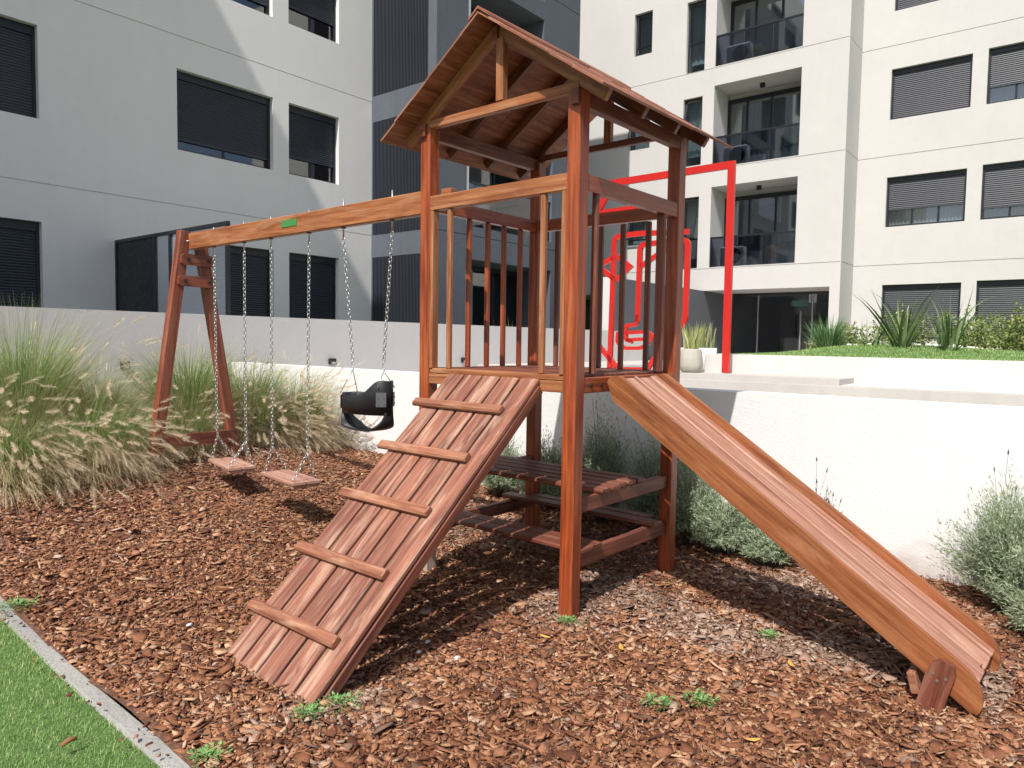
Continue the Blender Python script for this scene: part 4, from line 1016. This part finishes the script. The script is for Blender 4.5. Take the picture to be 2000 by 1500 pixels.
# ------------------------------------------------------------------ plants
def fgrass(c, h, nb, npl, label, az0=None, spread=1.0, rad=.16, flop=0.0):
    h *= 1.03; npl = int(npl * 1.25); nb = int(nb * (1 - .25 * flop))
    x0, y0 = c; z0 = float(gz(x0, y0)); t = empty("fountain_grass", (x0, y0, z0), label, "ornamental grass", "fountain grasses along the left bed")
    th = rng.uniform(0, 6.28, nb); rr = rad * np.sqrt(rng.random(nb)); base = np.stack([x0 + rr * np.cos(th), y0 + rr * np.sin(th), np.full(nb, z0)], -1)
    d = th + rng.normal(0, .5, nb)
    if az0 is not None: d = np.where(rng.random(nb) < flop, az0 + rng.normal(0, .55, nb), d)
    Lb = h * rng.uniform(.55, 1.08, nb); lean = abs(rng.normal(.10, .20, nb)) * spread; dr = rng.uniform(.2, 1.7, nb) * spread
    V, q, _ = ribbons(base, d, lean, Lb, rng.uniform(.0028, .0055, nb), 6, dr, "b", None)
    build_quads("foliage", [(V, q)], L_GRASS, t)
    ns = npl; th = rng.uniform(0, 6.28, ns); rr = rad * np.sqrt(rng.random(ns)); base = np.stack([x0 + rr * np.cos(th), y0 + rr * np.sin(th), np.full(ns, z0)], -1)
    d = th + rng.normal(0, .4, ns)
    if az0 is not None: d = np.where(rng.random(ns) < flop + .15, az0 + rng.normal(0, .5, ns), d)
    Ls = h * rng.uniform(.62, 1.08, ns); lean = abs(rng.normal(.38, .30, ns)) * spread; dr = rng.uniform(.6, 2.1, ns) * spread
    V1, q1, pts = ribbons(base, d, lean, Ls, rng.uniform(.0022, .0034, ns), 7, dr, "s", None)
    nd = int(nb * (.6 + 1.3 * flop)); thd = rng.uniform(0, 6.28, nd); bd = np.stack([x0 + rad * np.cos(thd), y0 + rad * np.sin(thd), np.full(nd, z0)], -1)
    dd = thd if az0 is None else np.where(rng.random(nd) < .6, az0 + rng.normal(0, .6, nd), thd)
    V2, q2, _ = ribbons(bd, dd, rng.uniform(.3, 1.0, nd) * spread, h * rng.uniform(.5, .95, nd), rng.uniform(.002, .004, nd), 5, rng.uniform(.5, 1.6, nd) * spread, "d", None)
    build_quads("dry_stems", [(V1, q1), (V2, q2)], L_DRY, t)
    # seed plumes: bristles round the last stretch of each stem
    nbz = 90; tips = pts[:, -1]; dirv = pts[:, -1] - pts[:, -3]; dirv /= np.linalg.norm(dirv, axis=1)[:, None] + 1e-9
    pl_ = rng.uniform(.11, .19, ns); k = rng.random((ns, nbz)); cen = tips[:, None] + dirv[:, None] * ((k - .15) * pl_[:, None])[..., None]
    rv = rng.normal(0, 1, (ns, nbz, 3)); rv -= (rv * dirv[:, None]).sum(-1, keepdims=True) * dirv[:, None]; rv /= np.linalg.norm(rv, axis=-1, keepdims=True)
    bl = (.013 + .012 * np.sin(np.pi * np.clip(k, .05, 1)))[..., None]
    end = cen + rv * bl + dirv[:, None] * bl * 1.3; sd_ = np.cross(rv, dirv[:, None]) * .0013
    tri = np.stack([cen - sd_, cen + sd_, end], 2).reshape(-1, 3)
    np_mesh("seed_heads", tri, np.arange(len(tri)), np.arange(len(tri) // 3) * 3, None, L_PLUME, t)
aW = math.atan2(-1.0, .15)
fgrass((-.95, 5.0), 1.36, 3200, 80, "tallest green fountain grass clump, upper left of the bed")
fgrass((-1.55, 4.7), 1.12, 1800, 100, "fountain grass clump at the left picture edge", aW, 1.1, .18, .4)
fgrass((-.35, 5.1), .95, 1600, 80, "fountain grass clump just left of the leaning A-frame leg", None, 1.1)
fgrass((-1.30, 4.15), .80, 1000, 150, "low straw-coloured fountain grass flopping over the mulch, far left", aW, 1.75, .20, .75)
fgrass((-.72, 4.30), .85, 1000, 170, "straw-coloured fountain grass flopping forward beside the A-frame foot", aW, 1.7, .20, .75)
fgrass((.45, 5.0), 1.12, 2600, 70, "green fountain grass clump standing behind the A-frame legs", None, 1.0)
fgrass((.15, 4.75), .62, 600, 60, "small fountain grass under the A-frame crosspiece", None, 1.3)
fgrass((1.10, 5.0), 1.02, 2400, 100, "green fountain grass clump right of the A-frame legs", aW, 1.1, .18, .2)
fgrass((1.62, 4.95), .98, 1800, 170, "fountain grass clump beside the white wall, behind the baby swing", aW, 1.3, .18, .45)
fgrass((1.05, 4.65), .75, 800, 150, "straw-coloured fountain grass flopping forward behind the plank swings", aW, 1.65, .18, .7)
fgrass((.25, 4.50), .62, 500, 60, "little straw-coloured fountain grass between the A-frame feet", aW, 1.7, .12, .7)
fgrass((-.35, 4.55), .72, 700, 90, "low fountain grass clump leaning onto the outer A-frame leg", aW, 1.6, .16, .6)
fgrass((-2.3, 4.6), 1.0, 500, 60, "fountain grass clump cut by the left edge of the picture", aW, 1.2, .18, .4)

def lavender(c, r, h, n, label, fl=14, z=None, bare=.3):
    x0, y0 = c; z0 = float(gz(x0, y0)); t = empty("lavender_bush", (x0, y0, z0), label, "shrub", "lavender bushes along the white wall")
    # stems fan from the base, leaves clothe their outer half
    d = rng.uniform(0, 6.28, n); el = np.arccos(1 - rng.random(n) * .95) * .95
    R_ = rng.uniform(.72, 1.04, n); tip = np.stack([x0 + r * R_ * np.sin(el) * np.cos(d), y0 + r * R_ * np.sin(el) * np.sin(d), z0 + .04 + h * R_ * np.cos(el) ** .7], -1)
    lump = .80 + .20 * np.sin(d * 3 + x0 * 9) * np.sin(el * 5 + y0 * 7) + .12 * np.sin(d * 7 + y0 * 13) * np.cos(el * 9 + x0 * 5); tip = np.array([x0, y0, z0]) + (tip - np.array([x0, y0, z0])) * lump[:, None]
    tip[:, 0] = np.minimum(tip[:, 0], 2.085)
    base = np.array([x0, y0, z0]) + rng.normal(0, .02, (n, 3)) * np.array([1, 1, 0]); mid = base + (tip - base) * .5 + np.array([0, 0, .06]) + rng.normal(0, .015, (n, 3))
    nl = 15; k = rng.uniform(bare, 1.0, (n, nl)); kk = k[..., None]
    pos = base[:, None] * (1 - kk) ** 2 + mid[:, None] * 2 * kk * (1 - kk) + tip[:, None] * kk ** 2
    tan = (mid - base)[:, None] * (1 - kk) + (tip - mid)[:, None] * kk; tan /= np.linalg.norm(tan, axis=-1, keepdims=True)
    rv = rng.normal(0, 1, (n, nl, 3)); dv = tan * 1.0 + rv * .55; dv /= np.linalg.norm(dv, axis=-1, keepdims=True)
    sd_ = np.cross(dv, rv); sd_ /= np.linalg.norm(sd_, axis=-1, keepdims=True) + 1e-9
    ll = rng.uniform(.018, .034, (n, nl, 1)); w = .0022
    quad = np.stack([pos, pos + dv * ll * .5 + sd_ * w, pos + dv * ll, pos + dv * ll * .5 - sd_ * w], 2).reshape(-1, 3)
    q = np.arange(len(quad)); np_mesh("foliage", quad, q, np.arange(len(quad) // 4) * 4, None, L_LAV, t)
    m = MB()
    for i in range(0, n, max(1, n // 60)): m.tube([base[i], mid[i], tip[i]], .0028, 4, taper=[1.4, 1, .4])
    m.build("stems", L_STEM, t)
    if fl:
        m = MB()
        for i in rng.choice(np.nonzero(el < 1.0)[0], fl):
            p = Vector(tip[i]); q_ = p + Vector((random.uniform(-.05, .05), random.uniform(-.05, .05), random.uniform(.09, .17))); q_.x = min(q_.x, 2.09)
            m.tube([p, q_], .0012, 3); m.tube([q_, q_ + (q_ - p).normalized() * .012, q_ + (q_ - p).normalized() * .03], .005, 5, taper=[.5, 1, .3])
        m.build("flower_spikes", L_LAVF, t)
lavender((1.72, -.05), .34, .44, 2200, "rounded grey-green lavender bush in sun right of the tower post", 8)
lavender((1.66, -.36), .24, .30, 800, "small lavender bush half hidden behind the slide", 8)
lavender((1.78, .48), .36, .84, 2400, "sparse dark lavender bush in the shade behind the right post", 10, bare=.45)
lavender((1.78, 1.02), .34, .98, 2600, "tallest dark lavender bush in the tower's shade, just right of the front post", 10)
lavender((1.78, 1.55), .30, .70, 1900, "middling shaded lavender bush behind the front post", 12)
lavender((1.80, 2.05), .30, .62, 1600, "shaded lavender bush between the two middle posts", 10)
lavender((1.84, 2.75), .26, .56, 1100, "small sunlit lavender bush left of the back post", 12)
lavender((1.80, 3.25), .16, .18, 260, "low lavender bush by the wall behind the ramp top", 4)
lavender((1.76, -1.66), .44, .82, 3000, "big silvery lavender bush at the right picture edge", 12, bare=.35)
lavender((1.35, -1.84), .26, .30, 900, "low lavender bush at the right edge beside the slide foot", 0)
lavender((1.70, .22), .30, .70, 900, "twiggy half-dry lavender bush between the right post and the slide", 6, bare=.62)
lavender((1.92, -.62), .14, .52, 160, "thin lavender with bare flower stalks peeking over the slide", 14, bare=.5)

def straps(c, n, h, w, spread, mat, name, label, cat, group=None, rad=.12, segs=6, zz=None):
    base0 = B(*c); t = empty(name, base0, label, cat, group)
    th = rng.uniform(0, 6.28, n); rr = rad * np.sqrt(rng.random(n)); b = np.stack([base0.x + rr * np.cos(th), base0.y + rr * np.sin(th), np.full(n, base0.z)], -1)
    V, q, _ = ribbons(b, th + rng.normal(0, .4, n), abs(rng.normal(.1, .3, n)) * spread, h * rng.uniform(.5, 1.1, n), w * rng.uniform(.7, 1.2, n), segs, rng.uniform(.0, .9, n) * spread, "x", None)
    build_quads("leaves", [(V, q)], mat, t); return t
straps((10.6, 1.72, 1.33), 420, .62, .016, 1.15, L_TUFT, "grass_tuft", "dense blue-green spiky grass tuft beside the lobby entrance", "ornamental grass", rad=.14)
straps((10.0, .42, 1.36), 40, 1.10, .046, 1.5, L_FLAX, "flax_plant", "tall New Zealand flax with the most upright leaves, left of its pair", "flax plant", "flax plants on the mound")
straps((9.9, -.22, 1.36), 34, 1.0, .042, 1.75, L_FLAX, "flax_plant", "New Zealand flax with leaves leaning right, right of its pair", "flax plant", "flax plants on the mound")
straps((10.4, 1.00, 1.34), 16, .62, .04, 1.9, L_FLAX, "flax_plant", "small flax with two arching leaves beside the grass tuft", "flax plant", "flax plants on the mound")
def hedge(c, r, h, n, label):
    b0 = B(*c); t = empty("shrub", b0, label, "shrub", "leafy shrubs behind the flax plants")
    d = rng.uniform(0, 6.28, n); el = np.arccos(1 - rng.random(n)); R_ = rng.random(n) ** .45
    lump = .8 + .3 * np.sin(3 * d + c[1] * 5) * np.cos(4 * el)
    pos = np.stack([b0.x + r * R_ * lump * np.sin(el) * np.cos(d), b0.y + r * R_ * lump * np.sin(el) * np.sin(d), b0.z + h * R_ * lump * np.cos(el)], -1)
    dv = rng.normal(0, 1, (n, 3)) + np.array([0, 0, .4]); dv /= np.linalg.norm(dv, axis=1)[:, None]; rv = rng.normal(0, 1, (n, 3)); sd_ = np.cross(dv, rv); sd_ /= np.linalg.norm(sd_, axis=1)[:, None]
    ll = rng.uniform(.04, .085, (n, 1)); w = ll * .22
    quad = np.stack([pos, pos + dv * ll * .5 + sd_ * w, pos + dv * ll, pos + dv * ll * .5 - sd_ * w], 1).reshape(-1, 3)
    np_mesh("foliage", quad, np.arange(len(quad)), np.arange(n) * 4, None, L_HEDGE, t)
    m = MB()
    for i in range(0, n, n // 22): m.tube([b0, (b0 + Vector(pos[i])) / 2 + Vector((0, 0, .05)), Vector(pos[i])], .008, 4, taper=[1.5, 1, .3])
    m.build("stems", L_STEM, t)
hedge((12.2, 1.75, 1.25), .66, .72, 3000, "olive green shrub right of the blue-green grass tuft")
hedge((12.2, .85, 1.25), .70, 1.02, 3000, "yellow-green shrub behind the taller flax")
hedge((12.0, -.25, 1.25), .66, .95, 3600, "yellow-green shrub behind the right-hand flax")
hedge((11.2, -1.05, 1.25), .66, .92, 4200, "bright yellow-green shrub at the right picture edge")
hedge((12.8, 2.45, 1.25), .4, .36, 1200, "low green shrub next to the lobby corner")
# white pebbles strip behind the lawn
m = MB()
for i in range(150):
    u_, v_ = 11.3 + random.uniform(-.4, .5), random.uniform(-1.4, 1.9); r_ = random.uniform(.03, .07); c = B(u_, v_, mound(u_, v_) + r_ * .5)
    ph_ = random.random() * 6; ringp = [[c + Vector((math.cos(t + ph_) * r_ * k_, math.sin(t + ph_) * r_ * k_ * .8, zz * r_)) for t in [2 * math.pi * j / 7 for j in range(7)]] for k_, zz in ((.9, -.4), (1, .1), (.6, .5))]
    for A, Bq in zip(ringp, ringp[1:]):
        for k in range(7): m.face((A[k], A[(k + 1) % 7], Bq[(k + 1) % 7], Bq[k]), sm=True)
    m.face(ringp[-1], sm=True)
tag(m.build("pebbles", plain("white_pebble", (.62, .61, .58), .7)), "white decorative pebbles strewn between the shrubs", None, None, "stuff")
# potted snake plants
def lathe(m, c, prof, n=28):
    rings = [[c + Vector((math.cos(t) * r, math.sin(t) * r, z)) for t in [2 * math.pi * k / n for k in range(n)]] for r, z in prof]
    for A, Bq in zip(rings, rings[1:]):
        for k in range(n): m.face((A[k], A[(k + 1) % n], Bq[(k + 1) % n], Bq[k]), sm=True)
def snake(root, c, n, h, rad, w=.045):
    th = rng.uniform(0, 6.28, n); rr = rad * np.sqrt(rng.random(n)); b = np.stack([c.x + rr * np.cos(th), c.y + rr * np.sin(th), np.full(n, c.z)], -1)
    V, q, _ = ribbons(b, th, rng.uniform(0, .22, n), h * rng.uniform(.5, 1.1, n), w * rng.uniform(.7, 1.2, n), 6, rng.uniform(-.1, .35, n), "x", None)
    build_quads("leaves", [(V, q)], L_SNAKE, root)
pc = B(7.80, 3.02, .955); pt = empty("potted_plant", pc, "tapered stone-coloured pot with upright variegated snake plant leaves", "potted plant", "potted plants by the entrance")
m = MB(); lathe(m, pc, [(0, 0), (.13, 0), (.165, .03), (.185, .12), (.175, .24), (.155, .36), (.150, .372), (.135, .372), (.132, .33), (0, .33)]); m.build("pot", M_POTC, pt)
snake(pt, pc + Vector((0, 0, .33)), 34, .44, .12, .05)
pc = B(8.75, 3.33, .955); pt = empty("potted_plant", pc, "wide white pot with bushy snake plant leaves half behind the planter wall", "potted plant", "potted plants by the entrance")
m = MB(); lathe(m, pc, [(0, 0), (.27, 0), (.30, .03), (.30, .385), (.28, .385), (.27, .35), (0, .35)]); m.build("pot", M_POTW, pt)
snake(pt, pc + Vector((0, 0, .35)), 60, .46, .26, .04)
# balcony plants
for (U_, v_, z_, lab) in ((18.55, 6.2, 9.70, "small leafy pot plant on the top balcony"), (18.5, 5.55, 3.74, "rusty orange bushy pot plant on the lowest balcony")):
    c = B(U_, v_, z_); t = empty("balcony_plant", c, lab, "potted plant")
    m = MB(); lathe(m, c, [(0, 0), (.09, 0), (.12, .2), (.10, .2), (0, .17)], 14); m.build("pot", M_POTC, t)
    n = 420; d = rng.normal(0, 1, (n, 3)); d /= np.linalg.norm(d, axis=1)[:, None]; pos = np.array(c) + np.array([0, 0, .38]) + d * rng.random((n, 1)) ** .5 * .22
    dv = rng.normal(0, 1, (n, 3)); dv /= np.linalg.norm(dv, axis=1)[:, None]; sd_ = np.cross(dv, d); ll = .06
    quad = np.stack([pos, pos + dv * ll * .5 + sd_ * .012, pos + dv * ll, pos + dv * ll * .5 - sd_ * .012], 1).reshape(-1, 3)
    np_mesh("leaves", quad, np.arange(len(quad)), np.arange(n) * 4, None, L_HEDGE if "leafy" in lab else leafmat("rust_leaf", [(0, (.25, .10, .04)), (1, (.45, .24, .12))]), t)
# plants on the parapet seen between the balusters
straps((9.9, 8.35, 1.45), 9, .50, .05, .8, L_SNAKE, "snake_plant", "pale striped snake plant rising behind the parapet wall", "plant", rad=.08)

# weeds in the mulch
WEEDS = [(1110, 1222, .05, "beside the foot of the front post"), (655, 1385, .09, "at the lower right corner of the ramp"), (600, 1405, .05, "at the very tip of the ramp"), 
         (1290, 1385, .06, "in the mulch left of the lower centre"), (1370, 1380, .06, "in the mulch below the slide shadow"), (1500, 1250, .045, "in the pale chips beside the slide shadow"), (30, 1190, .08, "by the kerb at the left edge"),
         (405, 1490, .06, "by the kerb at the bottom edge")]
for x_, y_, r_, w_ in WEEDS:
    o0 = Vector((CX, CY, CH)); d_ = fw + rt2 * ((x_ - 1000) / FPX) - up2 * ((y_ - 750) / FPX); tt_ = -o0.z / d_.z; p = o0 + d_ * tt_; z_ = float(gz(p.x, p.y)); p = o0 + d_ * ((z_ - o0.z) / d_.z)
    t = empty("weed", (p.x, p.y, z_), "small green weed sprouting " + w_, "weed", "weeds in the mulch")
    n = int(3400 * r_) + 40; a = rng.uniform(0, 6.28, n); rr = r_ * 1.25 * (.5 + .5 * np.abs(np.sin(a * 2.5 + x_))) * rng.random(n) ** .7; b = np.stack([p.x + rr * np.cos(a), p.y + rr * np.sin(a), z_ + rng.uniform(.012, .036, n)], -1)
    V, q, _ = ribbons(b, a, rng.uniform(.5, 1.4, n), rng.uniform(.006, .018, n), rng.uniform(.005, .010, n), 3, rng.uniform(.2, 1.2, n), "w", None)
    build_quads("leaves", [(V, q)], L_WEED, t)
M_YL = plain("yellow_dry_leaf", (.55, .30, .06), .6); M_STONE = plain("pale_stone", (.58, .56, .53), .8, 0, .4, 60, .15)
def gp(x_, y_, dz=0):
    o0 = Vector((CX, CY, CH)); d_ = fw + rt2 * ((x_ - 1000) / FPX) - up2 * ((y_ - 750) / FPX); p = o0 + d_ * (-o0.z / d_.z); z_ = float(gz(p.x, p.y)); p = o0 + d_ * ((z_ - o0.z) / d_.z); p.z = z_ + dz; return p
for k, (x_, y_, w_) in enumerate(((1213, 1277, "right of the front post foot"), (1230, 1290, "") , (1545, 1310, "in the pale chips by the slide shadow"), (1470, 1460, "near the bottom edge of the picture"), (1065, 1255, "just below the front post"))):
    if not w_: continue
    p = gp(x_, y_, .03); a = random.random() * 3; m = MB(); n = 8
    ax, ay = Vector((math.cos(a), math.sin(a), .05)), Vector((-math.sin(a), math.cos(a), .25))
    out = [p + ax * (.030 * math.cos(2 * math.pi * j / n)) + ay * (.012 * math.sin(2 * math.pi * j / n)) + Vector((0, 0, .004 * math.cos(4 * math.pi * j / n))) for j in range(n)]
    m.prism(out, [q_ + Vector((0, 0, .001)) for q_ in out]); tag(m.build("fallen_leaf", M_YL), "curled yellow fallen leaf lying " + w_, "leaf", "fallen yellow leaves")
for k, (x_, y_, r_, w_) in enumerate(((835, 1265, .012, "right of the ramp in front of its shadow"), (893, 1298, .016, "in the mulch below the ramp shadow"), (370, 1232, .014, "in the mulch left of the ramp foot"), (818, 1285, .012, "in the mulch beside the ramp shadow, left of its neighbour"))):
    p = gp(x_, y_, .028); m = MB()
    for A, Bq in [((.0001, -.6), (.9, -.3)), ((.9, -.3), (1, .15)), ((1, .15), (.6, .5)), ((.6, .5), (.001, .62))]:
        for j in range(8):
            f_ = lambda kk, jj: p + Vector((math.cos(jj * math.pi / 4) * r_ * kk[0] * 1.2, math.sin(jj * math.pi / 4) * r_ * kk[0] * .85, kk[1] * r_))
            m.face((f_(A, j), f_(A, j + 1), f_(Bq, j + 1), f_(Bq, j)), sm=True)
    tag(m.build("stone", M_STONE), "small pale stone " + w_, "stone", "small stones in the mulch")
p0 = gp(120, 1468, .02); p1 = gp(150, 1455, .025); m = MB(); m.tube([p0, (p0 + p1) / 2 + Vector((0, 0, .006)), p1], .008, 7, taper=[.8, 1.1, .7]); tag(m.build("bark_stick", M_CHIP), "short brown stick lying on the lawn", "stick")
